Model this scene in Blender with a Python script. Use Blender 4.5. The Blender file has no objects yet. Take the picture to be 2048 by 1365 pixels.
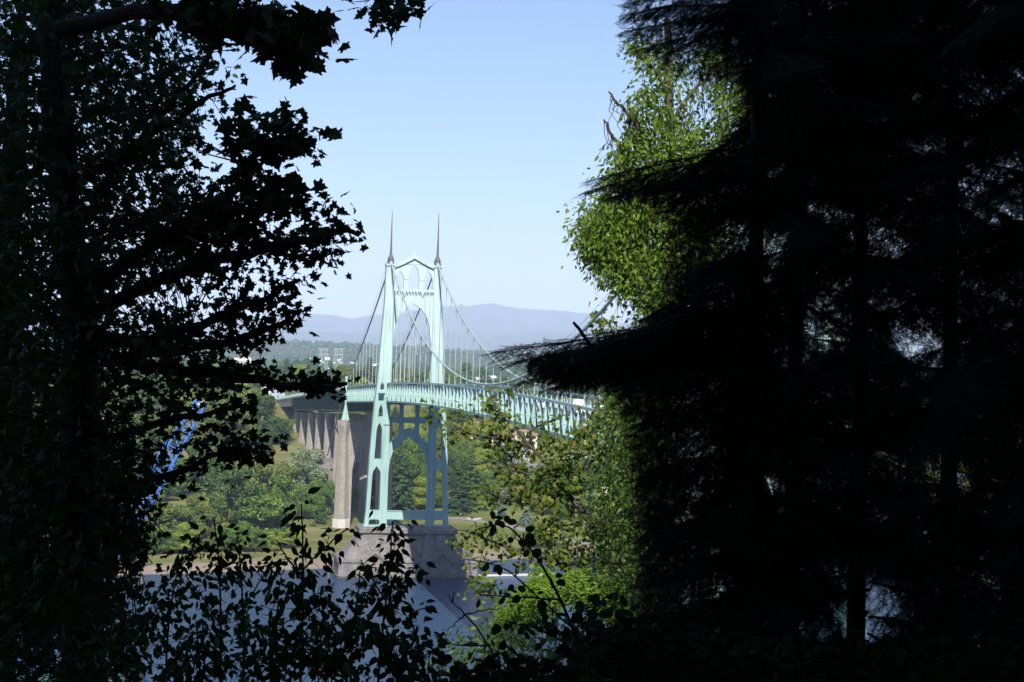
import bpy, bmesh, math, random
import numpy as np
from mathutils import Vector, Matrix
from mathutils.geometry import tessellate_polygon
R = math.radians
scene = bpy.context.scene
col = scene.collection

# ------------------------------------------------------------------ camera, sky, sun, exposure
CAM = Vector((-83.28, -604.76, 76.27))
YAW, PIT, ROL, FPX = 0.19304, 0.00826, 0.03089, 3564.86        # focal length in 2048-px-wide pixels
FW = Vector((math.sin(YAW)*math.cos(PIT), math.cos(YAW)*math.cos(PIT), math.sin(PIT)))
R0 = Vector((math.cos(YAW), -math.sin(YAW), 0))
U0 = R0.cross(FW)
RT = R0*math.cos(ROL) + U0*math.sin(ROL)
UP = U0*math.cos(ROL) - R0*math.sin(ROL)
cam = bpy.data.cameras.new('camera'); camo = bpy.data.objects.new('camera', cam); col.objects.link(camo)
cam.sensor_width = 36; cam.lens = FPX/2048*36; cam.clip_start = .5; cam.clip_end = 120000
camo.matrix_world = Matrix(((RT.x, UP.x, -FW.x, CAM.x), (RT.y, UP.y, -FW.y, CAM.y), (RT.z, UP.z, -FW.z, CAM.z), (0, 0, 0, 1)))
scene.camera = camo

SUN_EL, SUN_AZ = R(38), R(8)         # rays travel towards +y, turned SUN_AZ towards +x
world = bpy.data.worlds.new('World'); scene.world = world; world.use_nodes = True
nt = world.node_tree; bg = nt.nodes['Background']
sky = nt.nodes.new('ShaderNodeTexSky'); sky.sky_type = 'NISHITA'; sky.sun_disc = False
sky.sun_elevation = SUN_EL; sky.sun_rotation = math.pi + SUN_AZ
sky.air_density = 1.0; sky.dust_density = 0.5; sky.ozone_density = 5; sky.altitude = 80
wb = nt.nodes.new('ShaderNodeMix'); wb.data_type = 'RGBA'; wb.blend_type = 'MULTIPLY'; wb.inputs[0].default_value = 1   # camera white balance
wb.inputs[7].default_value = (1.0, .95, 1.03, 1); nt.links.new(sky.outputs[0], wb.inputs[6]); nt.links.new(wb.outputs[2], bg.inputs[0]); bg.inputs[1].default_value = 0.103
sl = bpy.data.lights.new('sun', 'SUN'); sl.energy = 5.0; sl.angle = R(.5); sl.color = (1, .94, .88)
so = bpy.data.objects.new('sun', sl); col.objects.link(so)
ray = Vector((math.sin(SUN_AZ)*math.cos(SUN_EL), math.cos(SUN_AZ)*math.cos(SUN_EL), -math.sin(SUN_EL)))
so.rotation_euler = ray.to_track_quat('-Z', 'Y').to_euler(); so.location = (-90, -640, 200)
vs = scene.view_settings; vs.view_transform = 'Standard'; vs.look = 'None'; vs.exposure = 0.38; vs.gamma = 1; vs.use_curve_mapping = False
scene.cycles.max_bounces = 6; scene.cycles.diffuse_bounces = 3; scene.cycles.transparent_max_bounces = 8
scene.cycles.volume_bounces = 3; scene.cycles.caustics_reflective = False; scene.cycles.caustics_refractive = False

def at(px, py, d):
    """world point seen at photo pixel (px, py), d metres in front of the camera"""
    return CAM + FW*d + RT*((px-1024)/FPX*d) + UP*((682.5-py)/FPX*d)

# ------------------------------------------------------------------ object helpers
def tag(o, label=None, cat=None, group=None, kind=None):
    if label: o['label'] = label
    if cat: o['category'] = cat
    if group: o['group'] = group
    if kind: o['kind'] = kind
    return o
def thing(name, label, cat, loc=(0, 0, 0), group=None, rz=0):
    o = bpy.data.objects.new(name, None); col.objects.link(o); o.location = loc; o.rotation_euler.z = rz
    o.empty_display_size = .5
    return tag(o, label, cat, group)
def link(name, me, parent=None, mat=None, loc=None):
    o = bpy.data.objects.new(name, me); col.objects.link(o)
    if mat and not me.materials: me.materials.append(mat)
    if parent: o.parent = parent
    if loc is not None: o.location = loc
    return o
def npmesh(name, V, loops, tot, smooth=False):
    me = bpy.data.meshes.new(name)
    V = np.asarray(V, np.float32); loops = np.asarray(loops, np.int32); tot = np.asarray(tot, np.int32)
    me.vertices.add(len(V)); me.vertices.foreach_set('co', V.ravel())
    me.loops.add(len(loops)); me.loops.foreach_set('vertex_index', loops)
    me.polygons.add(len(tot)); st = np.concatenate([[0], np.cumsum(tot)[:-1]]).astype(np.int32)
    me.polygons.foreach_set('loop_start', st); me.polygons.foreach_set('loop_total', tot)
    if smooth: me.polygons.foreach_set('use_smooth', np.ones(len(tot), bool))
    me.update(calc_edges=True); me.validate()
    return me
class MB:
    """collects plain shapes into ONE mesh"""
    def __init__(s): s.v = []; s.f = []
    def add(s, vs, fs):
        n = len(s.v); s.v += [tuple(v) for v in vs]; s.f += [tuple(i+n for i in f) for f in fs]; return s
    def box(s, c, d, rz=0, taper=1):
        x, y, z = (k/2 for k in d); t = taper; ca, sa = math.cos(rz), math.sin(rz)
        P = [(-x, -y, -z), (x, -y, -z), (x, y, -z), (-x, y, -z), (-x*t, -y*t, z), (x*t, -y*t, z), (x*t, y*t, z), (-x*t, y*t, z)]
        P = [(c[0]+p[0]*ca-p[1]*sa, c[1]+p[0]*sa+p[1]*ca, c[2]+p[2]) for p in P]
        return s.add(P, [(0, 3, 2, 1), (4, 5, 6, 7), (0, 1, 5, 4), (1, 2, 6, 5), (2, 3, 7, 6), (3, 0, 4, 7)])
    def bar(s, a, b, w, h=None, up=(0, 0, 1)):
        a, b = Vector(a), Vector(b); h = h or w; d = (b-a).normalized(); up = Vector(up)
        x = d.cross(up)
        if x.length < 1e-3: x = d.cross(Vector((1, 0, 0)))
        x.normalize(); y = x.cross(d); x *= w/2; y *= h/2
        return s.add([a-x-y, a+x-y, a+x+y, a-x+y, b-x-y, b+x-y, b+x+y, b-x+y],
                     [(0, 3, 2, 1), (4, 5, 6, 7), (0, 1, 5, 4), (1, 2, 6, 5), (2, 3, 7, 6), (3, 0, 4, 7)])
    def tube(s, pts, rad, n=6):
        pts = [Vector(p) for p in pts]; N = len(pts)
        if not hasattr(rad, '__len__'): rad = [rad]*N
        ring = []; vs = []
        px = None
        for i, p in enumerate(pts):
            d = (pts[min(i+1, N-1)]-pts[max(i-1, 0)])
            if d.length < 1e-9: d = Vector((0, 0, 1))
            d.normalize()
            x = (px - d*px.dot(d)) if px else d.cross(Vector((.31, .2, .93)) if abs(d.z) < .9 else Vector((1, .1, 0)))
            if x.length < 1e-6: x = d.orthogonal()
            x.normalize(); px = x; y = d.cross(x)
            for k in range(n):
                a = 2*math.pi*k/n; vs.append(p + (x*math.cos(a)+y*math.sin(a))*rad[i])
        fs = [(i*n+k, i*n+(k+1) % n, (i+1)*n+(k+1) % n, (i+1)*n+k) for i in range(N-1) for k in range(n)]
        fs.append(tuple(range(n))[::-1]); fs.append(tuple((N-1)*n+k for k in range(n)))
        return s.add(vs, fs)
    def prism(s, outer, depth, holes=(), y0=None, tf=None):
        """outline in (x,z) extruded along y, centred on y=0 (or from y0)"""
        polys = [[Vector((x, z, 0)) for x, z in outer]] + [[Vector((x, z, 0)) for x, z in h] for h in holes]
        tr = tessellate_polygon(polys); flat = [p for q in polys for p in q]; n = len(flat)
        ya = -depth/2 if y0 is None else y0; yb = ya+depth
        vs = [(p.x, ya, p.y) for p in flat] + [(p.x, yb, p.y) for p in flat]
        fs = [tuple(t) for t in tr] + [tuple(i+n for i in reversed(t)) for t in tr]
        k = 0
        for q in polys:
            m = len(q)
            for i in range(m):
                a, b = k+i, k+(i+1) % m; fs.append((a, b, b+n, a+n))
            k += m
        if tf: vs = [tf(v) for v in vs]
        return s.add(vs, fs)
    def lathe(s, prof, n=12, c=(0, 0, 0), rot=0):
        vs = []; 
        for r, z in prof:
            for k in range(n):
                a = 2*math.pi*k/n+rot; vs.append((c[0]+r*math.cos(a), c[1]+r*math.sin(a), c[2]+z))
        N = len(prof)
        fs = [(i*n+k, i*n+(k+1) % n, (i+1)*n+(k+1) % n, (i+1)*n+k) for i in range(N-1) for k in range(n)]
        fs.append(tuple(range(n))[::-1]); fs.append(tuple((N-1)*n+k for k in range(n)))
        return s.add(vs, fs)
    def mesh(s, name, fixn=True):
        me = bpy.data.meshes.new(name); me.from_pydata(s.v, [], s.f); me.update()
        if fixn:
            bm = bmesh.new(); bm.from_mesh(me); bmesh.ops.recalc_face_normals(bm, faces=bm.faces); bm.to_mesh(me); bm.free()
        return me
    def obj(s, name, mat, parent=None, loc=None, smooth=False, bevel=0):
        me = s.mesh(name); me.materials.append(mat)
        if smooth: me.polygons.foreach_set('use_smooth', np.ones(len(me.polygons), bool))
        o = link(name, me, parent, None, loc)
        if bevel:
            b = o.modifiers.new('bevel', 'BEVEL'); b.width = bevel; b.segments = 2; b.limit_method = 'ANGLE'
        return o

# ------------------------------------------------------------------ materials
def ramp_mat(name, cols, rough=.6, scale=1., detail=4., bump=0., bscale=None, spec=.3, stretch=(1, 1, 1), metallic=0, island=False, transl=0., coord='Object'):
    m = bpy.data.materials.new(name); m.use_nodes = True; t = m.node_tree; b = t.nodes['Principled BSDF']; L = t.links
    b.inputs['Roughness'].default_value = rough; b.inputs['Specular IOR Level'].default_value = spec; b.inputs['Metallic'].default_value = metallic
    tc = t.nodes.new('ShaderNodeTexCoord'); mp = t.nodes.new('ShaderNodeMapping'); mp.inputs['Scale'].default_value = stretch
    L.new(tc.outputs[coord], mp.inputs[0])
    nz = t.nodes.new('ShaderNodeTexNoise'); nz.inputs['Scale'].default_value = scale; nz.inputs['Detail'].default_value = detail; nz.inputs['Roughness'].default_value = .6
    L.new(mp.outputs[0], nz.inputs['Vector'])
    r = t.nodes.new('ShaderNodeValToRGB'); e = r.color_ramp
    if island:
        g = t.nodes.new('ShaderNodeNewGeometry')
        ad = t.nodes.new('ShaderNodeMath'); ad.operation = 'MULTIPLY_ADD'; ad.inputs[1].default_value = island
        sb = t.nodes.new('ShaderNodeMath'); sb.operation = 'MULTIPLY'; sb.inputs[1].default_value = 1-island
        L.new(nz.outputs[0], sb.inputs[0]); L.new(g.outputs['Random Per Island'], ad.inputs[0]); L.new(sb.outputs[0], ad.inputs[2])
        L.new(ad.outputs[0], r.inputs[0])
    else:
        L.new(nz.outputs[0], r.inputs[0])
    while len(e.elements) < len(cols): e.elements.new(.5)
    lo, hi = (.3, .7) if not island else (.12, .88)
    for i, c in enumerate(cols):
        p = c[3] if len(c) > 3 else lo+(hi-lo)*i/max(1, len(cols)-1)
        e.elements[i].position = p; e.elements[i].color = (*c[:3], 1)
    L.new(r.outputs[0], b.inputs['Base Color'])
    if bump:
        nb = t.nodes.new('ShaderNodeTexNoise'); nb.inputs['Scale'].default_value = bscale or scale*6; nb.inputs['Detail'].default_value = 5
        L.new(mp.outputs[0], nb.inputs['Vector'])
        bu = t.nodes.new('ShaderNodeBump'); bu.inputs['Strength'].default_value = bump; bu.inputs['Distance'].default_value = .1
        L.new(nb.outputs[0], bu.inputs['Height']); L.new(bu.outputs[0], b.inputs['Normal'])
    if transl:
        tr = t.nodes.new('ShaderNodeBsdfTranslucent'); L.new(r.outputs[0], tr.inputs[0])
        mx = t.nodes.new('ShaderNodeMixShader'); mx.inputs[0].default_value = transl
        L.new(b.outputs[0], mx.inputs[1]); L.new(tr.outputs[0], mx.inputs[2]); L.new(mx.outputs[0], t.nodes['Material Output'].inputs[0])
    return m
STEEL = ramp_mat('verde_green_steel', [(.45, .60, .56), (.52, .68, .64)], .5, .35, bump=.05, bscale=3, stretch=(1, 1, .25))
def grade_and_streak_steel():
    # paint is paler above the deck and darker below; grime streaks run down it
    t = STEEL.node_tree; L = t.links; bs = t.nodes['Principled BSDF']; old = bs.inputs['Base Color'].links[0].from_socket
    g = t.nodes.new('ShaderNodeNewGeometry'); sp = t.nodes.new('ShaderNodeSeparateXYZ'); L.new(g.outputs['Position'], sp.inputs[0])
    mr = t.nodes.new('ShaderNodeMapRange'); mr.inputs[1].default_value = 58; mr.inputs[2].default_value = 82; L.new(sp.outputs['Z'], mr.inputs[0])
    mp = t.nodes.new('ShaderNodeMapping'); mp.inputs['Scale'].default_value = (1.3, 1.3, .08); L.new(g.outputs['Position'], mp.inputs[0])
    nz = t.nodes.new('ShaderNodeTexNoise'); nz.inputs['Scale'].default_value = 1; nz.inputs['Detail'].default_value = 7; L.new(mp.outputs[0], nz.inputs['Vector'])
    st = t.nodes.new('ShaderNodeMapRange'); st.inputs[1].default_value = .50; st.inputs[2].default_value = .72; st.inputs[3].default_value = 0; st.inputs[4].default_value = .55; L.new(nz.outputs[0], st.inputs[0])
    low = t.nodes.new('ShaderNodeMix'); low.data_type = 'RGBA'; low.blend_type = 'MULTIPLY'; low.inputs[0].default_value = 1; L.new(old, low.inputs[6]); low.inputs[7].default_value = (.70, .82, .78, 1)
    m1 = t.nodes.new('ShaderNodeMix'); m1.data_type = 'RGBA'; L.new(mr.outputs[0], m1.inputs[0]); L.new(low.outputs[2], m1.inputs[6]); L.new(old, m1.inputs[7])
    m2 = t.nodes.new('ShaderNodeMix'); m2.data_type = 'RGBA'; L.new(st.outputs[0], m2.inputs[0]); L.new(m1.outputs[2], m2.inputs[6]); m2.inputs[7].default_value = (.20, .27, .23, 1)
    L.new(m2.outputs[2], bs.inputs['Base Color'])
grade_and_streak_steel()
STEEL_D = ramp_mat('shade_and_dark_green_steel', [(.04, .085, .08), (.06, .12, .11)], .55, .5)  # bridge green with under-deck shade in it; also plain dark paint on machinery
CABLE = ramp_mat('cable_paint', [(.40, .49, .44), (.46, .55, .50)], .5, 1.)
SPIRE = ramp_mat('weathered_spire_metal', [(.10, .10, .10), (.165, .165, .16)], .6, 1.5)
ASPH = ramp_mat('asphalt', [(.10, .095, .09), (.16, .15, .14)], .9, .3)
WHITE = ramp_mat('white_paint', [(.7, .7, .68), (.8, .8, .79)], .5, .6)
LAMPG = ramp_mat('lantern_glass', [(.7, .68, .6), (.8, .78, .7)], .3, 2)
WOOD = ramp_mat('grey_timber', [(.12, .10, .085), (.24, .21, .18)], .85, 2., stretch=(3, 3, .4))
BARK = ramp_mat('dark_bark', [(.03, .024, .018), (.07, .055, .04)], .95, 6., bump=.8, stretch=(2, 2, .5))
BARKL = ramp_mat('grey_lichen_bark', [(.055, .05, .038), (.14, .13, .10)], .95, 8., bump=.6)
def concrete_mat(name, a, b, line=1.2, dark=.55, stain=.6, tide=False, sx=1.1):
    m = ramp_mat(name, [tuple(k*.82 for k in a), a, b], .85, .7, 8, bump=.4, bscale=3)
    t = m.node_tree; L = t.links; bs = t.nodes['Principled BSDF']
    old = bs.inputs['Base Color'].links[0].from_socket
    tc = t.nodes.new('ShaderNodeTexCoord'); sp = t.nodes.new('ShaderNodeSeparateXYZ'); L.new(tc.outputs['Object'], sp.inputs[0])
    # board / course joints: narrow horizontal lines
    md = t.nodes.new('ShaderNodeMath'); md.operation = 'MODULO'; md.inputs[1].default_value = line
    ab = t.nodes.new('ShaderNodeMath'); ab.operation = 'ABSOLUTE'; L.new(sp.outputs['Z'], ab.inputs[0]); L.new(ab.outputs[0], md.inputs[0])
    lt = t.nodes.new('ShaderNodeMath'); lt.operation = 'LESS_THAN'; lt.inputs[1].default_value = .2; L.new(md.outputs[0], lt.inputs[0])
    # streaky stains
    mp = t.nodes.new('ShaderNodeMapping'); mp.inputs['Scale'].default_value = (sx, sx, .09); L.new(tc.outputs['Object'], mp.inputs[0])
    nz = t.nodes.new('ShaderNodeTexNoise'); nz.inputs['Scale'].default_value = 1.; nz.inputs['Detail'].default_value = 6; nz.inputs['Roughness'].default_value = .7
    L.new(mp.outputs[0], nz.inputs['Vector'])
    mr = t.nodes.new('ShaderNodeMapRange'); mr.inputs[1].default_value = .42; mr.inputs[2].default_value = .7; mr.inputs[3].default_value = 0; mr.inputs[4].default_value = stain
    L.new(nz.outputs[0], mr.inputs[0])
    ml = t.nodes.new('ShaderNodeMath'); ml.operation = 'MULTIPLY'; ml.inputs[1].default_value = dark; L.new(lt.outputs[0], ml.inputs[0])
    mx = t.nodes.new('ShaderNodeMath'); mx.operation = 'MAXIMUM'; L.new(ml.outputs[0], mx.inputs[0]); L.new(mr.outputs[0], mx.inputs[1])
    mc = t.nodes.new('ShaderNodeMix'); mc.data_type = 'RGBA'; L.new(mx.outputs[0], mc.inputs[0]); L.new(old, mc.inputs[6])
    mc.inputs[7].default_value = (a[0]*.3, a[1]*.28, a[2]*.27, 1)
    if tide:      # dark wet algae band left by the river
        tn = t.nodes.new('ShaderNodeMath'); tn.operation = 'MULTIPLY_ADD'; L.new(nz.outputs[0], tn.inputs[0]); tn.inputs[1].default_value = -1.6; L.new(sp.outputs['Z'], tn.inputs[2])
        tr2 = t.nodes.new('ShaderNodeMapRange'); tr2.inputs[1].default_value = -.1; tr2.inputs[2].default_value = .25; tr2.inputs[3].default_value = .85; tr2.inputs[4].default_value = 0; L.new(tn.outputs[0], tr2.inputs[0])
        m2 = t.nodes.new('ShaderNodeMix'); m2.data_type = 'RGBA'; L.new(tr2.outputs[0], m2.inputs[0]); L.new(mc.outputs[2], m2.inputs[6]); m2.inputs[7].default_value = (.045, .05, .035, 1); L.new(m2.outputs[2], bs.inputs['Base Color'])
    else: L.new(mc.outputs[2], bs.inputs['Base Color'])
    return m
PIERC = concrete_mat('weathered_pier_concrete', (.235, .22, .20), (.345, .325, .295), 1.15, .3, .5, True, .3)
VIAC = concrete_mat('board_marked_concrete', (.33, .30, .26), (.41, .37, .325), 2.4, .12, .4)

# ------------------------------------------------------------------ terrain
def sstep(a, b, x):
    t = np.clip((x-a)/(b-a), 0, 1); return t*t*(3-2*t)
def height(x, y):
    x = np.asarray(x, float); y = np.asarray(y, float)
    ys = 30+.34*np.clip(x, -500, 500)+4*np.sin(x/37.)
    e = y-ys
    w = sstep(15, 70, x)
    far = np.where(e < 0, np.maximum(-8, .12*e), 0)
    far = far+sstep(0, 22, e)*2.2
    far = far+sstep(40, 130, e)*1.3
    hl = 40.5*np.clip((e-125)/430, 0, 1)
    hr = 20*sstep(100, 230, e)+20.5*np.clip((e-200)/330, 0, 1)
    far = far+hl*(1-w)+hr*w
    far = far+np.where(e > 60, .8*np.sin(x/29.+y/41.)*np.cos(y/33.-x/51.), 0)*sstep(60, 200, e)
    far = far-22*sstep(900, 3500, y)
    ridge = 62*np.exp(-((y-7000)/1500.)**2)*(.85+.15*np.sin(x/900.+1)+.1*np.sin(x/310.))
    far = far+ridge+4*sstep(1500, 3000, y)*np.sin(x/400.)*np.sin(y/500.)
    # near hillside
    n = y+604.8-.12*(x+83)
    near = 74.6-.45*np.maximum(n, 0)-.62*np.minimum(n+3, 0)
    near = np.minimum(near, 190)+.5*np.sin(x/5.3)*np.sin(y/4.1)*sstep(2, 12, np.abs(n))
    near = np.maximum(near, -8)
    return np.where(y < -250, near, far)
def gz(x, y): return float(height(x, y))
def hit(px, py, dmax=3000, d0=560):
    """where the view ray through a photo pixel meets the far ground"""
    d = d0
    while d < dmax:
        p = at(px, py, d)
        if p.z <= gz(p.x, p.y): return p, d
        d += 2 if d < 1400 else 10
    return at(px, py, dmax), dmax
def axis(lo, hi, c0, c1, step):
    a = list(np.arange(c0, c1, step)); s = step; v = c1
    while v < hi: a.append(v); s *= 1.12; v += s
    a.append(hi); s = step; v = c0-step; b = []
    while v > lo: b.append(v); s *= 1.12; v -= s
    b.append(lo); return np.array(b[::-1]+a)
xs = axis(-36000, 36000, -300, 420, 7); ys_ = axis(-900, 40000, -720, 800, 6)
X, Y = np.meshgrid(xs, ys_); Z = height(X, Y); nx, ny = len(xs), len(ys_)
V = np.stack([X.ravel(), Y.ravel(), Z.ravel()], 1)
i = np.arange(ny-1)[:, None]*nx+np.arange(nx-1)[None, :]
Q = np.stack([i, i+1, i+nx+1, i+nx], -1).reshape(-1, 4)
GM = bpy.data.materials.new('ground_cover'); GM.use_nodes = True; t = GM.node_tree; L = t.links; b = t.nodes['Principled BSDF']
b.inputs['Roughness'].default_value = .95; b.inputs['Specular IOR Level'].default_value = .1
geo = t.nodes.new('ShaderNodeNewGeometry'); sp = t.nodes.new('ShaderNodeSeparateXYZ'); L.new(geo.outputs['Position'], sp.inputs[0])
def noise(sc, det=5, st=(1, 1, 1)):
    mp = t.nodes.new('ShaderNodeMapping'); mp.inputs['Scale'].default_value = st; L.new(geo.outputs['Position'], mp.inputs[0])
    n = t.nodes.new('ShaderNodeTexNoise'); n.inputs['Scale'].default_value = sc; n.inputs['Detail'].default_value = det; n.inputs['Roughness'].default_value = .65
    L.new(mp.outputs[0], n.inputs['Vector']); return n.outputs[0]
def rmp(src, cs):
    r = t.nodes.new('ShaderNodeValToRGB'); e = r.color_ramp
    while len(e.elements) < len(cs): e.elements.new(.5)
    for k, (p, c) in enumerate(cs): e.elements[k].position = p; e.elements[k].color = (*c, 1)
    L.new(src, r.inputs[0]); return r.outputs[0]
def mixc(f, a, bb):
    m = t.nodes.new('ShaderNodeMix'); m.data_type = 'RGBA'; L.new(f, m.inputs[0]); L.new(a, m.inputs[6]); L.new(bb, m.inputs[7]); return m.outputs[2]
def mrange(src, a, bb):
    m = t.nodes.new('ShaderNodeMapRange'); m.inputs[1].default_value = a; m.inputs[2].default_value = bb; L.new(src, m.inputs[0]); return m.outputs[0]
grass = rmp(noise(.035, 8, (1, 1.6, 1)), [(.30, (.10, .135, .03)), (.47, (.16, .175, .05)), (.60, (.25, .22, .09)), (.75, (.31, .26, .12))])
sand = rmp(noise(.4, 6), [(.3, (.24, .19, .14)), (.7, (.36, .29, .22))])
zz = t.nodes.new('ShaderNodeMath'); zz.operation = 'MULTIPLY_ADD'; L.new(noise(.15, 4), zz.inputs[0]); zz.inputs[1].default_value = 1.6; L.new(sp.outputs['Z'], zz.inputs[2])
c1 = mixc(mrange(zz.outputs[0], 2.0, 2.9), sand, grass)
dirt = rmp(noise(.02, 6), [(.35, (.035, .055, .02)), (.5, (.07, .09, .03)), (.65, (.12, .115, .06))])
c2 = mixc(mrange(sp.outputs['Y'], 620, 900), c1, dirt)
near_c = rmp(noise(1.2, 5), [(.3, (.02, .018, .012)), (.7, (.05, .045, .025))])
c3 = mixc(mrange(sp.outputs['Y'], -250, -249), near_c, c2)
L.new(c3, b.inputs['Base Color'])
gm = npmesh('ground', V, Q.ravel(), np.full(len(Q), 4), True)
tag(link('ground', gm, mat=GM), kind='structure')

# river
wm = bpy.data.materials.new('river_water'); wm.use_nodes = True; t = wm.node_tree; b = t.nodes['Principled BSDF']; L = t.links
b.inputs['Base Color'].default_value = (.030, .070, .135, 1); b.inputs['Roughness'].default_value = .2; b.inputs['IOR'].default_value = 1.15
tc = t.nodes.new('ShaderNodeNewGeometry'); mp = t.nodes.new('ShaderNodeMapping'); mp.inputs['Scale'].default_value = (1, 1, 1); L.new(tc.outputs['Position'], mp.inputs[0])
n1 = t.nodes.new('ShaderNodeTexNoise'); n1.inputs['Scale'].default_value = .55; n1.inputs['Detail'].default_value = 6; n1.inputs['Roughness'].default_value = .62; L.new(mp.outputs[0], n1.inputs['Vector'])
bu = t.nodes.new('ShaderNodeBump'); bu.inputs['Strength'].default_value = .9; bu.inputs['Distance'].default_value = .8
L.new(n1.outputs[0], bu.inputs['Height']); L.new(bu.outputs[0], b.inputs['Normal'])
W = MB(); W.add([(-3000, -640, 0), (3000, -640, 0), (3000, 900, 0), (-3000, 900, 0)], [(0, 1, 2, 3)])
# keep the water sheet where the river is: clip between the banks
W = MB()
xr = list(range(-3000, -600, 200))+list(range(-600, 620, 20))+list(range(700, 3001, 200))
for x in xr:
    W.v.append((x, -470, 0)); W.v.append((x, 30+.34*max(-500, min(500, x))+4*math.sin(x/37.)+3, 0))
W.f = [(2*k, 2*k+2, 2*k+3, 2*k+1) for k in range(len(xr)-1)]
tag(W.obj('river_water', wm), kind='structure')

# mountains
def ridge(name, prof, d, base_py, mat, depth, seed, jag):
    rnd = random.Random(seed); pts = []
    for (xa, ya), (xb, yb) in zip(prof[:-1], prof[1:]):
        n = max(2, int(abs(xb-xa)/9))
        for k in range(n): f = k/n; pts.append((xa+(xb-xa)*f, ya+(yb-ya)*f+rnd.uniform(-jag, jag)))
    pts.append(prof[-1]); rows = 9; VV = []; n = len(pts)
    for r_ in range(rows):
        f = r_/(rows-1)
        for j, (px, py) in enumerate(pts):
            top = at(px, py, d); g = 30
            zt_ = g+(top.z-g)*(1-f)**1.15*(1+(.10*math.sin(j*.55+r_*1.3)+.07*math.sin(j*1.3-r_))*(0 < r_ < rows-1))
            q = Vector((top.x, top.y, 0))-Vector((FW.x, FW.y, 0))*depth*f
            VV.append((q.x, q.y, zt_))
    for px, py in pts:
        top = at(px, py, d+2500); VV.append((top.x, top.y, 0))
    FF = [(a*n+j, a*n+j+1, (a+1)*n+j+1, (a+1)*n+j) for a in range(rows-1) for j in range(n-1)]
    FF += [(j+1, j, rows*n+j, rows*n+j+1) for j in range(n-1)]
    m = MB(); m.add(VV, FF); return tag(m.obj(name, mat, smooth=True), kind='structure')
MTN = ramp_mat('forested_mountain', [(.045, .07, .04), (.08, .10, .055), (.12, .12, .08)], .95, .0012, 8)
ridge('mountains', [(-1500, 655), (-600, 640), (0, 650), (250, 640), (330, 632), (430, 640), (545, 632), (600, 627), (655, 630), (705, 637), (740, 631), (800, 627), (880, 614), (935, 612), (960, 610), (985, 607), (1012, 613), (1060, 619), (1130, 622), (1190, 632), (1240, 645), (1400, 668), (1700, 650), (2100, 670), (3300, 690)], 26000, 690, MTN, 7000, 1, .8)
ridge('foothills', [(-1500, 657), (-300, 662), (300, 675), (450, 669), (560, 659), (640, 662), (720, 669), (800, 667), (900, 662), (980, 669), (1080, 662), (1180, 671), (1300, 679), (1600, 687), (2200, 692), (3300, 707)], 20000, 690, MTN, 4000, 2, .7)

# ------------------------------------------------------------------ the bridge (world origin = far tower at the water line, span runs towards -y)
SPAN, SIDE, HW = 368.0, 131.0, 8.05
def deck_z(y):            # top chord height; y: 0 far tower, -368 near tower, + = behind far tower
    if -SPAN <= y <= 0: q = (y+SPAN/2)/(SPAN/2); return 65.23+2.56*(1-q*q)
    if y > 0: return 65.23-.0323*y if y < 138 else 60.8-(y-138)*.0405
    return 65.23+.0323*(y+SPAN)
def cable_z(y):
    if -SPAN <= y <= 0: q = (y+SPAN/2)/(SPAN/2); return 69.26+37.77*q*q
    s = y if y > 0 else -SPAN-y
    if s <= SIDE: return 107.03+(64.5-107.03)*s/SIDE-4*2.2*(s/SIDE)*(1-s/SIDE)
    return 64.5-(s-SIDE)*.45
bridge = thing('suspension_bridge', 'pale green steel suspension bridge with gothic towers and dark spires crossing the river', 'bridge')

def mir(poly): return [(-x, z) for x, z in reversed(poly)]
def arch(xl, xr, zb, zs, zt, n=8, sharp=1.0):
    """pointed arch opening outline (x,z)"""
    xm = (xl+xr)/2; P = [(xl, zb), (xr, zb)]
    for k in range(n+1):
        a = k/n; P.append((xr+(xm-xr)*(1-math.cos(a*math.pi/2))**(.85*sharp) if a > 0 else xr, zs+(zt-zs)*math.sin(a*math.pi/2)**1.0 if a < 1 else zt))
    for k in range(n-1, -1, -1):
        a = k/n; P.append((xl+(xm-xl)*(1-math.cos(a*math.pi/2))**(.85*sharp) if a > 0 else xl, zs+(zt-zs)*math.sin(a*math.pi/2)))
    return P
def rrect(pts, r=.5):
    """round the corners of a polygon"""
    out = []; n = len(pts)
    for k in range(n):
        p = Vector(pts[k]); a = Vector(pts[k-1]); b = Vector(pts[(k+1) % n])
        da = (a-p).normalized(); db = (b-p).normalized(); rr = min(r, (a-p).length/2.2, (b-p).length/2.2)
        for f in (0, .33, .67, 1):
            q = (p+da*rr)*(1-f)**2+p*2*f*(1-f)+(p+db*rr)*f*f; out.append((q.x, q.y))
    return out

# --- tower meshes, built around y = 0
outer = [(6.85, 16.9), (14.5, 16.9), (14.0, 22.3), (13.4, 39.8), (12.2, 58.9), (11.5, 65), (10.7, 79), (9.85, 93), (9.6, 105.6), (6.85, 105.6)]
holes = [rrect([(9.3, 17.0), (13.1, 17.0), (12.9, 19.3), (9.3, 19.3)], .8),
         [(9.4, 22.3), (12.8, 22.3)]+[(12.25, 34.5), (12.0, 35.6), (11.4, 36.6), (10.85, 37.4), (10.3, 36.6), (9.6, 35.6), (9.4, 34.5)],
         [(9.4, 39.8), (11.8, 39.8), (11.3, 49.5), (11.0, 50.9), (10.35, 52.1), (9.7, 50.9), (9.4, 49.5)],
         [(9.25, 54.2), (10.85, 54.2), (10.65, 56.8), (10.05, 58.5), (9.45, 56.8)],
         [(9.1, 59.6), (11.0, 59.6), (11.0, 62), (9.1, 62)],
         [(9.15, 63.4), (10.5, 63.4), (10.45, 64.8), (9.8, 66.0), (9.2, 64.8)]]
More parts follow.
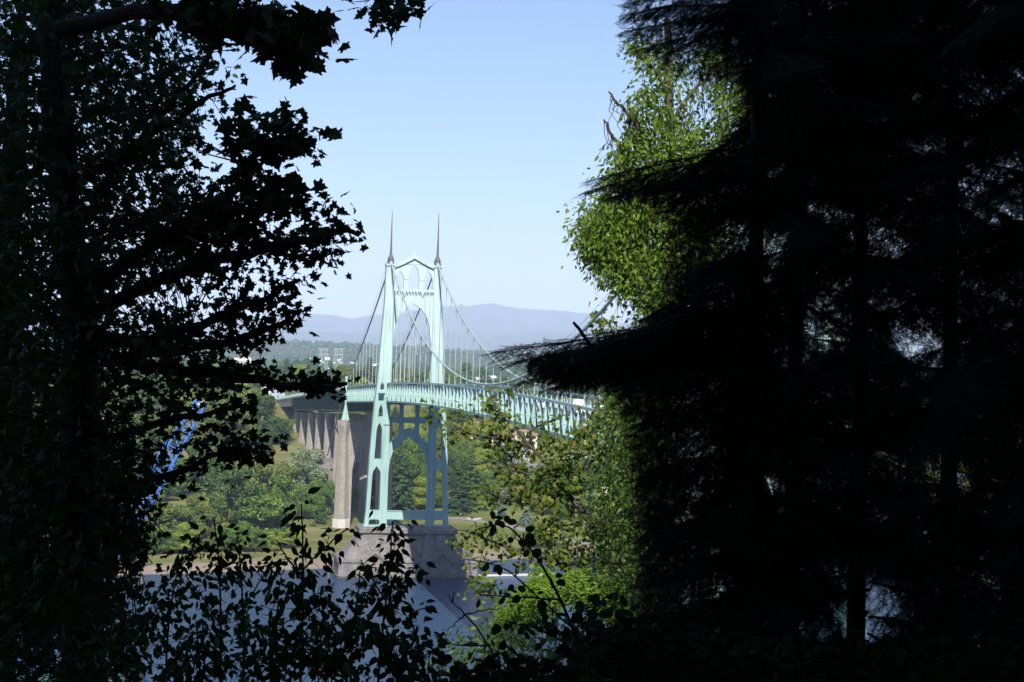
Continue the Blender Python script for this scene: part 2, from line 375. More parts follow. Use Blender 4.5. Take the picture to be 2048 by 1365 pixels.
def leg_meshes():
    L = MB(); L.prism(outer, 3.6, [rrect(h, .12) if k not in (0,) else h for k, h in enumerate(holes)])
    # raised pilasters and ribs that run up the face
    for yy in (-1, 1):
        y0 = -2.05 if yy < 0 else 1.797
        L.prism([(7.15, 17.4), (8.75, 17.4), (8.75, 51.6), (7.15, 51.6)], .253, y0=y0)
        L.prism([(7.0, 60.5), (8.85, 60.5), (8.6, 104.6), (7.0, 104.6)], .253, y0=y0)
        y1 = -1.95 if yy < 0 else 1.795
        L.prism([(9.45, 67), (9.7, 67), (9.15, 104.2), (8.95, 104.2)], .155, y0=y1)
        L.prism([(11.0, 67.2), (11.25, 67.2), (9.55, 99), (9.42, 99)], .155, y0=y1)
        L.prism([(10.2, 78), (10.4, 78), (9.38, 99), (9.25, 99)], .155, y0=y1)
        yb = -2.5 if yy < 0 else 1.8
        L.prism([(8.9, 62.2), (11.2, 62.2), (11.2, 62.8), (8.9, 62.8)], .7, y0=yb)       # small balcony sill
        L.prism([(7.0, 51.6), (9.0, 51.6), (9.0, 53.6), (7.0, 53.6)], .7, y0=yb)           # bracket under the deck
    L.box((8.2, 0, 105.95), (3.1, 4.4, .7)); L.box((10.7, 0, 17.15), (8.2, 4.6, .5)); 
    return L
def flip(mb):
    f = MB(); f.v = [(-x, y, z) for x, y, z in mb.v]; f.f = [tuple(reversed(q)) for q in mb.f]; return f
lm = leg_meshes(); LEG = [flip(lm).mesh('leg'), lm.mesh('leg')]
# upper portal panel with the great pointed arch
mp_ = MB()
archc = [(6.85, 70), (6.75, 76), (6.55, 79), (5.95, 85), (4.85, 88.6), (2.9, 91.3), (0, 93.1)]
pan = [(-6.85, 96.2), (-6.85, 66)]+[(-x, z) for x, z in archc]+archc[::-1][1:]+[(6.85, 66), (6.85, 96.2)]
pan = [(6.85, 96.2), (-6.85, 96.2), (-6.85, 70)]+[(-x, z) for x, z in archc[1:]]+[(x, z) for x, z in archc[::-1][1:]]
mp_.prism(pan, 1.4)
for k in range(-4, 5):                               # vertical stiffening ribs on the panel
    x = k*1.45; zl = 93.4 if abs(x) < .5 else np.interp(abs(x), [0, 2.9, 4.85, 5.95], [93.3, 91.6, 89.0, 85.4])
    for y0 in (-.85, .697): mp_.prism([(x-.07, zl), (x+.07, zl), (x+.07, 96.1), (x-.07, 96.1)], .153, y0=y0)
PANEL = mp_.mesh('portal_panel')
mb_ = MB(); mb_.box((0, 0, 97.35), (13.7, 3.0, .75)); 
for k in range(-6, 7): mb_.box((k*1.05, -1.0, 96.6), (.25, .9, .75)); mb_.box((k*1.05, 1.0, 96.6), (.25, .9, .75))
for x in (-3.1, 3.1):
    for y in (-1.25, 1.25): mb_.add([(x-.7, y-.2, 96.95), (x+.7, y-.2, 96.95), (x+.7, y+.2, 96.95), (x-.7, y+.2, 96.95), (x, y, 95.3)], [(0, 1, 2, 3), (0, 4, 1), (1, 4, 2), (2, 4, 3), (3, 4, 0)])
GALB = mb_.mesh('gallery_beam')
# arcade of three lancets under the gable
mg = MB()
gable = [(-6.85, 97.75), (6.85, 97.75), (6.85, 105.0), (5.2, 105.6), (2.7, 106.8), (0, 108.3), (-2.7, 106.8), (-5.2, 105.6), (-6.85, 105.0)]
mg.prism(gable, 1.2, [arch(-1.85, 1.85, 97.9, 101.9, 106.0), arch(3.35, 6.55, 97.9, 100.6, 103.9), arch(-6.55, -3.35, 97.9, 100.6, 103.9)])
mg.box((-2.6, 0, 101.3), (1.7, 1.6, .18)); mg.box((2.6, 0, 101.3), (1.7, 1.6, .18)); mg.box((0, -.68, 106.45), (5, .15, .16))
GAB = mg.mesh('arcade')
mr_ = MB(); lowr = [(-6.85, 105.1), (-5.2, 105.7), (-2.7, 106.9), (0, 108.4), (2.7, 106.9), (5.2, 105.7), (6.85, 105.1)]
upr = [(6.9, 106.5), (5.2, 107.1), (2.7, 108.3), (0, 109.9), (-2.7, 108.3), (-5.2, 107.1), (-6.9, 106.5)]
mr_.prism(lowr+upr, 3.0); mr_.prism([(-.18, 109.7), (.18, 109.7), (.1, 111.3), (-.1, 111.3)], .3); mr_.box((0, 0, 110.7), (.8, .2, .16))
ROOF = mr_.mesh('gable_hood')
# lower portal: cross beams, uprights and the chevron brace
lb = MB(); H = lb
lbo = [(-6.85, 58.9), (6.85, 58.9)]+[(6.85, 44.0), (6.0, 44.4)]
br = [(0, 49.6), (1.7, 49.4), (3.0, 47.9), (5.2, 45.5), (6.1, 44.3), (6.85, 43.9)]
inn = [(6.85, 33), (6.55, 37), (6.2, 39.6), (5.4, 42.2), (4.3, 43.7), (2.2, 45.7), (0, 47.5)]
full = [(-6.85, 60.2), (6.85, 60.2)]+inn+[(-x, z) for x, z in inn[::-1][1:]]
hl = [rrect([(-1.95, 50.2), (-1.6, 49.9), (0, 50.6), (1.6, 49.9), (1.95, 50.2), (1.95, 52.2), (-1.95, 52.2)][::1], .3),
      rrect([(3.45, 48.4), (6.75, 44.9), (6.75, 52.2), (3.45, 52.2)], .5), rrect([(-6.75, 44.9), (-3.45, 48.4), (-3.45, 52.2), (-6.75, 52.2)], .5),
      rrect([(-2.1, 54.1), (2.1, 54.1), (2.1, 58.4), (-2.1, 58.4)], .5), rrect([(3.45, 54.1), (6.7, 54.1), (6.7, 58.4), (3.45, 58.4)], .5), rrect([(-6.7, 54.1), (-3.45, 54.1), (-3.45, 58.4), (-6.7, 58.4)], .5)]
H.prism(full, 1.5, hl)
H.box((0, 0, 53.15), (13.7, 2.0, 1.7))
BRACE = H.mesh('lower_portal_brace')
st = MB(); st.box((0, 0, 20.7), (13.7, 2.2, 2.8)); st.box((0, 0, 22.15), (13.7, 2.7, .16)); STRUT = st.mesh('base_strut')
sp_ = MB(); sp_.lathe([(1.6, 106.3), (1.6, 106.55), (.95, 107.0), (.95, 107.8), (1.15, 107.95), (1.1, 108.15), (.5, 109.5), (.40, 110.8), (.31, 113.5), (.22, 118), (.14, 122), (.07, 124.6)], 8, rot=math.pi/8)
for k in range(4):
    a = k*math.pi/2+math.pi/4; sp_.box((1.25*math.cos(a), 1.25*math.sin(a), 107.3), (.28, .28, 1.7), a, .4)
SPM = sp_.mesh('spire')
sd = MB(); sd.prism([(-1.9, 106.3), (1.9, 106.3), (1.2, 107.0), (.4, 107.3), (-.4, 107.3), (-1.2, 107.0)], .8); SADDLE = sd.mesh('cable_saddle')
def tower(y, parent):
    t = bpy.data.objects.new('tower', GALB); col.objects.link(t); t.parent = parent; t.location = (0, y, 0)
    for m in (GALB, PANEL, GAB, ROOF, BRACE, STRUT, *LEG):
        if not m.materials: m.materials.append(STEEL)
    for m, n in ((PANEL, 'portal_panel'), (GAB, 'arcade'), (ROOF, 'gable_hood'), (BRACE, 'lower_portal_brace'), (STRUT, 'base_strut'), (LEG[0], 'leg'), (LEG[1], 'leg')):
        link(n, m, t)
    for x in (-HW, HW):
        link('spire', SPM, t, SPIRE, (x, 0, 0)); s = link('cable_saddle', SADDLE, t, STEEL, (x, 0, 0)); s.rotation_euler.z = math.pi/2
tower(0, bridge); tower(-SPAN, bridge)

# --- concrete river piers
def loftbox(m, prof, cx=0):
    """stack of rectangles (hx, hy, z) -> closed body"""
    vs = []
    for hx, hy, z in prof: vs += [(cx-hx, -hy, z), (cx+hx, -hy, z), (cx+hx, hy, z), (cx-hx, hy, z)]
    fs = [(3, 2, 1, 0)]+[(4*i+k, 4*i+(k+1) % 4, 4*i+4+(k+1) % 4, 4*i+4+k) for i in range(len(prof)-1) for k in range(4)]+[tuple(4*(len(prof)-1)+k for k in range(4))]
    m.add(vs, fs)
def pier(y, parent):
    m = MB()
    loftbox(m, [(24.4, 9.6, -7), (24.0, 9.3, 0.9), (23.6, 9.0, 1.0), (23.3, 8.8, 5.5)])
    loftbox(m, [(23.9, 9.3, 5.502), (23.9, 9.3, 6.7), (23.5, 9.0, 7.1)])
    loftbox(m, [(14.0, 6.9, 7.0), (12.5, 6.3, 15.0)])                       # wall between the pedestals
    o = m.obj('river_pier', PIERC, parent, (0, y, 0))
    # the outline of the flared ends
    p = MB()
    prof = [(4.6, 22.9, 8.6, 7.102), (4.75, 21.4, 8.1, 8.1), (5.0, 19.9, 7.7, 9.6), (5.2, 18.6, 7.4, 11.1), (5.4, 17.3, 7.15, 12.9), (5.5, 16.0, 7.0, 14.9)]
    vs = []
    for xi, xo, hy, z in prof: vs += [(xi, -hy, z), (xo-1.0, -hy, z), (xo, -hy+1.6, z), (xo, hy-1.6, z), (xo-1.0, hy, z), (xi, hy, z)]
    fs = [tuple(range(6))[::-1]]+[(6*i+k, 6*i+(k+1) % 6, 6*i+6+(k+1) % 6, 6*i+6+k) for i in range(len(prof)-1) for k in range(6)]+[tuple(30+k for k in range(6))]
    p.add(vs, fs)
    # shield relief, niche hood and recessed tablet on the pedestal face
    def yf(z): return -(np.interp(z, [7.1, 8.1, 9.6, 11.1, 12.9, 14.9], [8.6, 8.1, 7.7, 7.4, 7.15, 7.0]))
    def tfs(v): return (v[0], v[1]+yf(v[2]), v[2])
    p.prism([(9.2, 14.7), (9.2, 11.6), (10.2, 10.0), (11.4, 9.1), (12.6, 10.0), (13.6, 11.6), (13.6, 14.7)], .9, y0=-.60, tf=tfs)
    p.prism([(9.9, 14.2), (9.9, 11.9), (10.6, 10.9), (11.4, 10.2), (12.2, 10.9), (12.9, 11.9), (12.9, 14.2)], .5, y0=-.85, tf=tfs)
    def tfd(v): return (v[0], v[1]-9.0, v[2])
    p.prism([(7.0, 5.2), (7.4, 5.2), (11.4, 8.6), (15.4, 5.2), (15.8, 5.2), (15.8, 6.4), (13.6, 8.2), (11.4, 10.0), (9.2, 8.2), (7.0, 6.4)], 1.4, y0=-1.1, tf=tfd)
    p.prism([(7.9, 1.6), (14.9, 1.6), (14.9, 5.3), (11.4, 8.3), (7.9, 5.3)], .9, y0=-.45, tf=tfd)
    p.prism([(9.0, 2.4), (13.8, 2.4), (13.8, 5.0), (11.4, 6.9), (9.0, 5.0)], .3, y0=-.62, tf=tfd)
    pm = p.mesh('pedestal'); f = flip(p).mesh('pedestal')
    link('pedestal', pm, o, PIERC); link('pedestal', f, o, PIERC)
    c = MB(); loftbox(c, [(15.9, 7.2, 14.9), (16.7, 7.9, 15.3), (16.7, 7.9, 16.7), (16.4, 7.6, 16.9)])
    c.obj('pier_cap', PIERC, o)
pier(0, bridge); pier(-SPAN, bridge)

# --- main cables with their suspenders
NP = 66; PL = SPAN/NP                                # stiffening truss panel length 5.58 m
for x in (-HW, HW):
    ys = list(np.linspace(-SPAN-212, -SPAN-SIDE, 5))[:-1]+list(np.linspace(-SPAN-SIDE, -SPAN, 10))[:-1]+list(np.linspace(-SPAN, 0, 61))[:-1]+list(np.linspace(0, SIDE, 14))[:-1]+list(np.linspace(SIDE, 212, 6))
    c = MB().tube([(x, y, cable_z(y)) for y in ys], .28, 8)
    co = c.obj('main_cable', CABLE, bridge, smooth=True)
    hr = MB()
    for dx in (-.55, .55): hr.tube([(x+dx, y, cable_z(y)+1.15) for y in ys if -SPAN-100 < y < 100], .035, 4)
    hr.obj('hand_rope', CABLE, co)
    unit = MB()
    for dy in (-.18, .18): unit.box((0, dy, .5), (.12, .12, 1))
    um = unit.mesh('suspender')
    um.materials.append(CABLE)
    spots = [-PL*2*k for k in range(1, 33)]+[SIDE*k/12 for k in range(1, 12)]+[-SPAN-SIDE*k/8 for k in range(1, 5)]
    for y in spots:
        zt, zb = cable_z(y), deck_z(y)-.1
        if zt-zb < .4: continue
        o = link('suspender', um, co, None, (x, y, zb)); o.scale = (1, 1, zt-zb)
    bd = MB().tube([(0, -.45, 0), (0, .45, 0)], .36, 8).mesh('cable_band'); bd.materials.append(CABLE)
    for y in spots[:32]:
        o = link('cable_band', bd, co, None, (x, y, cable_z(y))); o.rotation_euler.x = math.atan2(cable_z(y+.5)-cable_z(y-.5), 1)

# --- stiffening trusses
TH = 5.58
post = MB()
for y0, dp in ((-.16, .32),):
    post.prism([(-.16, 0), (-.70, -3.45), (-.70, -3.62), (-.42, -TH), (.42, -TH), (.70, -3.62), (.70, -3.45), (.16, 0)], dp, y0=y0)
post.prism([(-.78, -3.63), (-.78, -3.47), (.78, -3.47), (.78, -3.63)], .5)
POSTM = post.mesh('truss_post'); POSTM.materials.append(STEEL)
def truss(x, ya, yb, n, parent, posts=True):
    m = MB(); st_ = (yb-ya)/n
    Y_ = [ya+st_*k for k in range(n+1)]
    def band(dz0, dz1, w):
        vs = []
        for y in Y_:
            z = deck_z(y); vs += [(x-w/2, y, z+dz1), (x+w/2, y, z+dz1), (x+w/2, y, z+dz0), (x-w/2, y, z+dz0)]
        fs = [(4*i+k, 4*i+(k+1) % 4, 4*i+4+(k+1) % 4, 4*i+4+k) for i in range(n) for k in range(4)]+[(0, 1, 2, 3), tuple(4*n+k for k in (3, 2, 1, 0))]
        m.add(vs, fs)
    band(0, .55, .62); band(-TH-.55, -TH, .62)
    for k in range(n):
        a, b_ = Y_[k], Y_[k+1]; za, zb = deck_z(a), deck_z(b_)
        if k % 2: m.bar((x, a, za-.1), (x, b_, zb-TH+.1), .22, .3)
        else: m.bar((x, a, za-TH+.1), (x, b_, zb-.1), .22, .3)
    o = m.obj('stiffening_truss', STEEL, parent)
    if posts:
        for y in Y_[1:-1]: link('truss_post', POSTM, o, None, (x, y, deck_z(y)))
for x in (-HW, HW):
    truss(x, -SPAN+2, -2, 64, bridge); truss(x, 2, SIDE-.5, 22, bridge); truss(x, -SPAN-SIDE, -SPAN-2, 22, bridge, False)

# --- road deck, railings, lamps
def strip(m, x0, x1, z0, z1, Y_):
    vs = []
    for y in Y_:
        z = deck_z(y); vs += [(x0, y, z+z1), (x1, y, z+z1), (x1, y, z+z0), (x0, y, z+z0)]
    n = len(Y_)-1
    m.add(vs, [(4*i+k, 4*i+(k+1) % 4, 4*i+4+(k+1) % 4, 4*i+4+k) for i in range(n) for k in range(4)]+[(0, 1, 2, 3), tuple(4*n+k for k in (3, 2, 1, 0))])
YS = [-SPAN-SIDE+(2*SIDE+SPAN)*k/120 for k in range(121)]
d = MB(); strip(d, -6.2, 6.2, -3.95, -3.5, YS); deck = d.obj('road_deck', ASPH, bridge)
sw = MB(); strip(sw, -7.5, -6.2, -3.95, -3.3, YS); strip(sw, 6.2, 7.5, -3.95, -3.3, YS); sw.obj('sidewalk', VIAC, deck)
fb = MB()
for k in range(0, 121):
    y = YS[k]; z = deck_z(y); fb.box((0, y, z-4.65), (15.6, .35, 1.35))
for x in (-5, -2, 2, 5): strip(fb, x-.2, x+.2, -4.9, -3.96, YS)
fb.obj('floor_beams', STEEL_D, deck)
mk = MB()
for x in (-.22, .22): strip(mk, x-.08, x+.08, -3.5, -3.494, YS)
YEL = ramp_mat('yellow_line_paint', [(.45, .33, .05), (.55, .4, .08)], .7, 2); mk.obj('centre_line', YEL, deck)
lm_ = MB(); lm_.tube([(0, 0, -3.3), (0, 0, 1.2)], [.11, .08], 6); lm_.bar((-.5, 0, .9), (.5, 0, .9), .08)
for q in (-.5, .5): lm_.lathe([(.06, .9), (.13, 1.0), (.16, 1.35), (.07, 1.5), (.02, 1.75)], 6, c=(q, 0, 0))
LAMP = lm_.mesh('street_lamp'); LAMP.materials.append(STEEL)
for k, y in enumerate([-14, -89, -179, -268, -338, 60]):
    for x in (-6.75, 6.75): link('street_lamp', LAMP, deck, None, (x, y, deck_z(y)))

# --- steel bent at the end of the side span, and the approach viaduct behind it
bn = MB()
for x in (-HW-.4, HW+.4):
    bn.prism([(x-.45, 54), (x-1.5, 48.2), (x+1.5, 48.2), (x+.45, 54), (x+.55, 65.6), (x-.55, 65.6)], 1.3, y0=SIDE-.2)
    bn.box((x, SIDE+.45, 47.9), (3.6, 3.6, .7))
bn.box((0, SIDE+.45, 59), (17.4, .8, 1.0)); bn.obj('steel_bent', STEEL, bridge)
YV = [SIDE+1+(435-SIDE)*k/54 for k in range(55)]
va = MB(); strip(va, -9.8, 9.8, -.9, -.4, YV); viad = va.obj('approach_viaduct', VIAC, bridge)
rd = MB(); strip(rd, -6.3, 6.3, -.396, -.38, YV); rd.obj('roadway', ASPH, viad)
vt = MB()
for x in (-8.0, 8.0):
    for k in range(len(YV)-1):
        a, b_ = YV[k], YV[k+1]; za, zb = deck_z(a), deck_z(b_)
        dh = 9.6+2.0*(a-SIDE)/300*-1
        vt.bar((x, a, za-1.3), (x, b_, zb-1.3), .5, .7); vt.bar((x, a, za-dh), (x, b_, zb-dh), .5, .7)
        vt.box((x, a, za-dh/2-.8), (.42, .3, dh-1)); vt.box((x, (a+b_)/2, (za+zb)/2-dh/2-.8), (.3, .2, dh-1))
        if k % 2: vt.bar((x, a, za-1.3), (x, b_, zb-dh), .3, .3)
        else: vt.bar((x, a, za-dh), (x, b_, zb-1.3), .3, .3)
for k in range(0, len(YV), 1):
    y = YV[k]; vt.box((0, y, deck_z(y)-1.5), (16.4, .3, 1.1)); vt.bar((-8, y, deck_z(y)-2), (8, y, deck_z(y)-9), .25)
vt.obj('viaduct_truss', STEEL_D, viad)  # shade under the deck overhang is put into this truss colour
def railing(parent, Y_, xs_, zo, name='railing'):
    m = MB()
    for x in xs_:
        strip(m, x-.06, x+.06, zo+1.05, zo+1.17, Y_); strip(m, x-.04, x+.04, zo+.1, zo+.2, Y_)
        y = Y_[0]
        while y < Y_[-1]:
            m.box((x, y, deck_z(y)+zo+.6), (.06, .05, 1.0)); y += .8
        y = Y_[0]
        while y < Y_[-1]:
            m.box((x, y, deck_z(y)+zo+.65), (.34, .34, 1.35)); y += 5.6
        strip(m, x-.22, x+.22, zo-.75, zo+.06, Y_)
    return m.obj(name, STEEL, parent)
railing(viad, YV, (-9.9, 9.9), -.4)
YW = [435+(575-435)*k/14 for k in range(15)]
cv = MB(); strip(cv, -9.2, 9.2, -5.6, -.45, YW); cvo = cv.obj('concrete_approach', VIAC, bridge)
railing(cvo, YW, (-9.3, 9.3), -.4)
r2 = MB(); strip(r2, -6.3, 6.3, -.446, -.40, YW); r2.obj('roadway', ASPH, cvo)
# viaduct piers: two tapered shafts joined by a wall with a gothic arch
for k, y in enumerate([SIDE+1, 180, 230, 280, 328, 378, 428]):
    g = min(gz(-9, y), gz(9, y))-1.5; tp = deck_z(y)-(10.6-2.0*(y-SIDE)/300)-.45
    if k == 0: tp = 47.5
    hh = tp-g; m = MB()
    w0, w1 = (3.1, 2.0) if k == 0 else (2.6, 1.75)
    for x in ((-9.0, 9.0) if k == 0 else (-6.2, 6.2)):
        def ring(hx, hy, z): c_ = .32; return [(x-hx, y-hy*c_, z), (x-hx*c_, y-hy, z), (x+hx*c_, y-hy, z), (x+hx, y-hy*c_, z), (x+hx, y+hy*c_, z), (x+hx*c_, y+hy, z), (x-hx*c_, y+hy, z), (x-hx, y+hy*c_, z)]
        lv = [(w0*1.12, w0*1.12, g), (w0*1.12, w0*1.12, g+4.2), (w0, w0, g+4.4), ((w0+w1)/2, (w0+w1)/2, g+hh*.5), (w1, w1, g+hh*.80), (w1*1.06, w1*1.2, g+hh*.88), (w1*(1.35 if k == 0 else 1.08), w1*1.5, g+hh*.955), (w1*(1.35 if k == 0 else 1.08), w1*1.5, tp)]
        vs = []
        for a in lv: vs += ring(*a)
        fs = [tuple(range(8))[::-1]]+[(8*i+q, 8*i+(q+1) % 8, 8*i+8+(q+1) % 8, 8*i+8+q) for i in range(len(lv)-1) for q in range(8)]+[tuple(8*(len(lv)-1)+q for q in range(8))]
        m.add(vs, fs)
    m.prism([(-7.6, g), (-5.2, g), (-5.0, g+hh*.55), (-3.9, g+hh*.68), (-2.0, g+hh*.76), (0, g+hh*.81), (2.0, g+hh*.76), (3.9, g+hh*.68), (5.0, g+hh*.55), (5.2, g), (7.6, g), (7.6, tp-.1), (-7.6, tp-.1)], 1.5, y0=y-.75) if k == 0 else m.prism([(-5.8, g), (-3.6, g), (-3.5, g+hh*.55), (-2.9, g+hh*.68), (-1.6, g+hh*.76), (0, g+hh*.81), (1.6, g+hh*.76), (2.9, g+hh*.68), (3.5, g+hh*.55), (3.6, g), (5.8, g), (5.8, tp-.1), (-5.8, tp-.1)], 1.5, y0=y-.75)
    m.obj('viaduct_pier', VIAC, viad)
    if k == 0:
        PBM = ramp_mat('pale_painted_concrete', [(.50, .48, .44), (.60, .58, .54)], .85, 1.2, 6)
        for x in (-9.0, 9.0): MB().lathe([(3.85, g), (3.85, g+4.9), (3.65, g+5.05)], 8, (x, y, 0), math.pi/8).obj('painted_base', PBM, viad)
# cable anchorage block
for sy, sgn in ((196, 1),):
    g = gz(-14, 210)-1; m = MB()
    m.box((0, 214, g+6), (33, 34, 12)); m.box((0, 214, 17.8), (31, 32, 24-g-4)); m.box((0, 214, 23.8), (33.5, 34.5, 1.6)); m.box((0, 214, 25.3), (30, 31, 1.4))
    for x in (-16.2, 16.2):
        for yy in (199, 207, 215, 223, 230): m.box((x, yy, (g+22)/2+1), (1.3, 2.4, 22-g))
    for x in (-14, -9, 9, 14): m.box((x, 197.2, (g+22)/2+1), (2.2, 1.2, 22-g))
    m.obj('anchorage', PIERC, bridge)

# ------------------------------------------------------------------ leaf clouds
rng = np.random.default_rng(7)
def rand_rot(n, up=None, tilt=1.0, heading=None):
    """n rotation matrices; leaf normal stays within 'tilt' of the given normals"""
    if up is None: up = np.tile([0, 0, 1.], (n, 1))
    nrm = up+rng.normal(0, tilt, (n, 3)); nrm /= np.linalg.norm(nrm, axis=1)[:, None]
    h = rng.normal(0, 1, (n, 3)) if heading is None else heading+rng.normal(0, .35, (n, 3))
    x = h-nrm*(h*nrm).sum(1)[:, None]; x /= np.linalg.norm(x, axis=1)[:, None]+1e-9
    y = np.cross(nrm, x)
    return np.stack([x, y, nrm], -1)
def stamp(name, tv, tf, pos, size, rot, mat=None):
    """copy a small leaf template to every position; ONE mesh"""
    tv = np.asarray(tv, float); n = len(pos); k = len(tv); size = np.asarray(size, float)
    if size.ndim == 0: size = np.full(n, float(size))
    V = np.einsum('nij,kj->nki', rot, tv)*size[:, None, None]+np.asarray(pos)[:, None, :]
    lf = np.concatenate([np.array(f) for f in tf]); tot = np.array([len(f) for f in tf])
    loops = (lf[None, :]+np.arange(n)[:, None]*k).ravel(); tots = np.tile(tot, n)
    me = npmesh(name, V.reshape(-1, 3), loops, tots)
    if mat: me.materials.append(mat)
    return me
CLUMP_V = [(-.55, -.3, 0), (.0, -.55, .05), (.6, -.1, -.1), (.25, .5, .0), (-.45, .4, .0), (0, 0, .22)]
CLUMP_F = [(0, 1, 2, 5), (2, 3, 5), (3, 4, 0, 5)]
def leafmat(name, cols, transl=.15, island=.75, rough=.55, spec=.25, scale=.25): return ramp_mat(name, cols, rough, scale, 3, spec=spec, island=island, transl=transl)
TREEM = {
 'green': leafmat('mid_green_foliage', [(0.059, 0.123, 0.020), (0.112, 0.209, 0.031), (0.190, 0.304, 0.049)]),
 'dark': leafmat('dark_green_foliage', [(0.034, 0.081, 0.020), (0.065, 0.133, 0.031), (0.107, 0.190, 0.045)]),
 'yellow': leafmat('yellow_green_foliage', [(0.137, 0.209, 0.021), (0.258, 0.340, 0.040), (0.376, 0.436, 0.064)]),
 'olive': leafmat('olive_foliage', [(0.086, 0.133, 0.025), (0.154, 0.209, 0.043), (0.258, 0.266, 0.056)]),
 'silver': leafmat('silvery_green_foliage', [(0.102, 0.161, 0.071), (0.190, 0.266, 0.126), (0.308, 0.398, 0.198)]),
 'fir': leafmat('dark_conifer_foliage', [(0.024, 0.060, 0.020), (0.044, 0.095, 0.033), (0.072, 0.136, 0.048)], .05),
 'spruce': leafmat('blue_spruce_foliage', [(0.086, 0.161, 0.121), (0.154, 0.247, 0.184), (0.223, 0.340, 0.254)], .05),
 'rust': leafmat('rusty_autumn_foliage', [(0.172, 0.133, 0.028), (0.292, 0.209, 0.043), (0.376, 0.285, 0.071)]),
}
TRUNKM = BARKL
def broad_proto(seed, shape='round'):
    """unit-height broadleaf crown: lumpy sub-crowns covered with leaf clumps"""
    r = np.random.default_rng(seed); P = []; N = []
    nb = 26
    for k in range(nb):
        a = r.uniform(0, 2*math.pi); h = r.uniform(.16, .90)
        if shape == 'round': w = .40*math.sin(min(1, (h+.05)/1.0)*math.pi)**.55
        elif shape == 'tall': w = .25*math.sin(min(1, (h+.05))*math.pi)**.5
        else: w = .55*math.sin(min(1, (h+.05))*math.pi)**.4
        rad = w*math.sqrt(r.uniform(.05, 1)); c = np.array([rad*math.cos(a), rad*math.sin(a), h]); br = r.uniform(.09, .17)*(1.1 if shape != 'tall' else .8)
        n = int(340*(br/.13)**2)
        d = r.normal(0, 1, (n, 3)); d /= np.linalg.norm(d, axis=1)[:, None]; d[:, 2] = d[:, 2]*.8+.08
        P.append(c+d*br*r.uniform(.72, 1.12, (n, 1))*[1, 1, .8]); N.append(d)
    return np.concatenate(P), np.concatenate(N)
def conifer_proto(seed, wide=.2):
    r = np.random.default_rng(seed); P = []; N = []
    L = 17
    for l in range(L):
        h = .06+.92*l/L; rad = wide*(1-h)**.8*1.05+.012; nb = int(6+10*(1-h))
        for k in range(nb):
            a = r.uniform(0, 2*math.pi); rr = rad*r.uniform(.75, 1.12); n = int(12+52*(1-h))
            f = r.uniform(.15, 1, n)**.7
            x = rr*f; dr = -.05*f**2*(1-h)*1.5+r.normal(0, .006, n)
            P.append(np.stack([x*math.cos(a)+r.normal(0, .014, n), x*math.sin(a)+r.normal(0, .014, n), h+dr+r.uniform(0, .05)*0], 1))
            N.append(np.tile([math.cos(a)*.5, math.sin(a)*.5, .75], (n, 1)))
    return np.concatenate(P), np.concatenate(N)
PROTO = {}
def proto(kind, k, tone):
    key = (kind, k)
    if key in PROTO: return PROTO[key]
    if kind == 'conifer': P, N = conifer_proto(40+k, [.17, .22, .27][k % 3]); sz = rng.uniform(.014, .030, len(P)); tl = .4
    else: P, N = broad_proto(10+k+{'round': 0, 'tall': 20, 'wide': 50}[kind], kind); sz = rng.uniform(.013, .030, len(P)); tl = .55
    me = stamp('crown', CLUMP_V, CLUMP_F, P, sz, rand_rot(len(P), N, tl), TREEM['green']); PROTO[key] = me; return me
tm = MB(); tm.tube([(0, 0, -.06), (.01, 0, .15), (-.005, .01, .4), (0, 0, .72)], [.026, .020, .014, .005], 7)
for k in range(6):
    a = k*2.4; z0 = .18+k*.07; tm.tube([(0, 0, z0), (.10*math.cos(a), .10*math.sin(a), z0+.10), (.2*math.cos(a), .2*math.sin(a), z0+.17)], [.009, .006, .002], 5)
TRB = tm.mesh('trunk'); TRB.materials.append(TRUNKM)
tm = MB(); tm.tube([(0, 0, -.06), (0, 0, .3), (0, 0, .93)], [.018, .013, .002], 7); TRC = tm.mesh('trunk'); TRC.materials.append(TRUNKM)
cnt = {}
def far_tree(px, base, top, wpx, kind, tone, label, group, name=None, pd=None, d=None):
    p, dd = (pd if pd else hit(px, base)) if d is None else (at(px, base, d), d)
    z = gz(p.x, p.y) if d is None else gz(p.x, p.y)
    H = (at(px, base, dd)-at(px, top, dd)).length; 
    if d is not None: H = at(px, top, dd).z-z
    Wd = wpx/FPX*dd
    k = rng.integers(0, 3); base_w = {'round': .95, 'tall': .62, 'wide': 1.25, 'conifer': [.36, .47, .57][k % 3]}[kind]
    sx = Wd/base_w
    t = thing(name or ('conifer_tree' if kind == 'conifer' else 'broadleaf_tree'), label, 'tree', (p.x, p.y, z), group, float(rng.uniform(0, 6.28)))
    t.scale = (sx, sx*float(rng.uniform(.85, 1.1)), H)
    link('trunk', TRC if kind == 'conifer' else TRB, t); cw = link('crown', proto(kind, int(k), tone), t); cw.material_slots[0].link = 'OBJECT'; cw.material_slots[0].material = TREEM[tone]
    return t
TONE = {'green': 'mid green', 'dark': 'dark green', 'yellow': 'yellow green', 'olive': 'olive green', 'silver': 'silvery green', 'fir': 'dark', 'spruce': 'pale blue', 'rust': 'rust brown'}
ORD = ['leftmost', 'second from left', 'third from left', 'fourth from left', 'fifth from left', 'sixth from left', 'seventh from left', 'eighth from left', 'ninth from left', 'tenth from left', 'eleventh from left', 'twelfth from left', 'thirteenth from left', 'fourteenth from left', 'fifteenth from left', 'sixteenth from left', 'seventeenth from left', 'eighteenth from left', 'nineteenth from left', 'twentieth from left']+['%dst from left' % k if k % 10 == 1 else '%dth from left' % k for k in range(21, 60)]
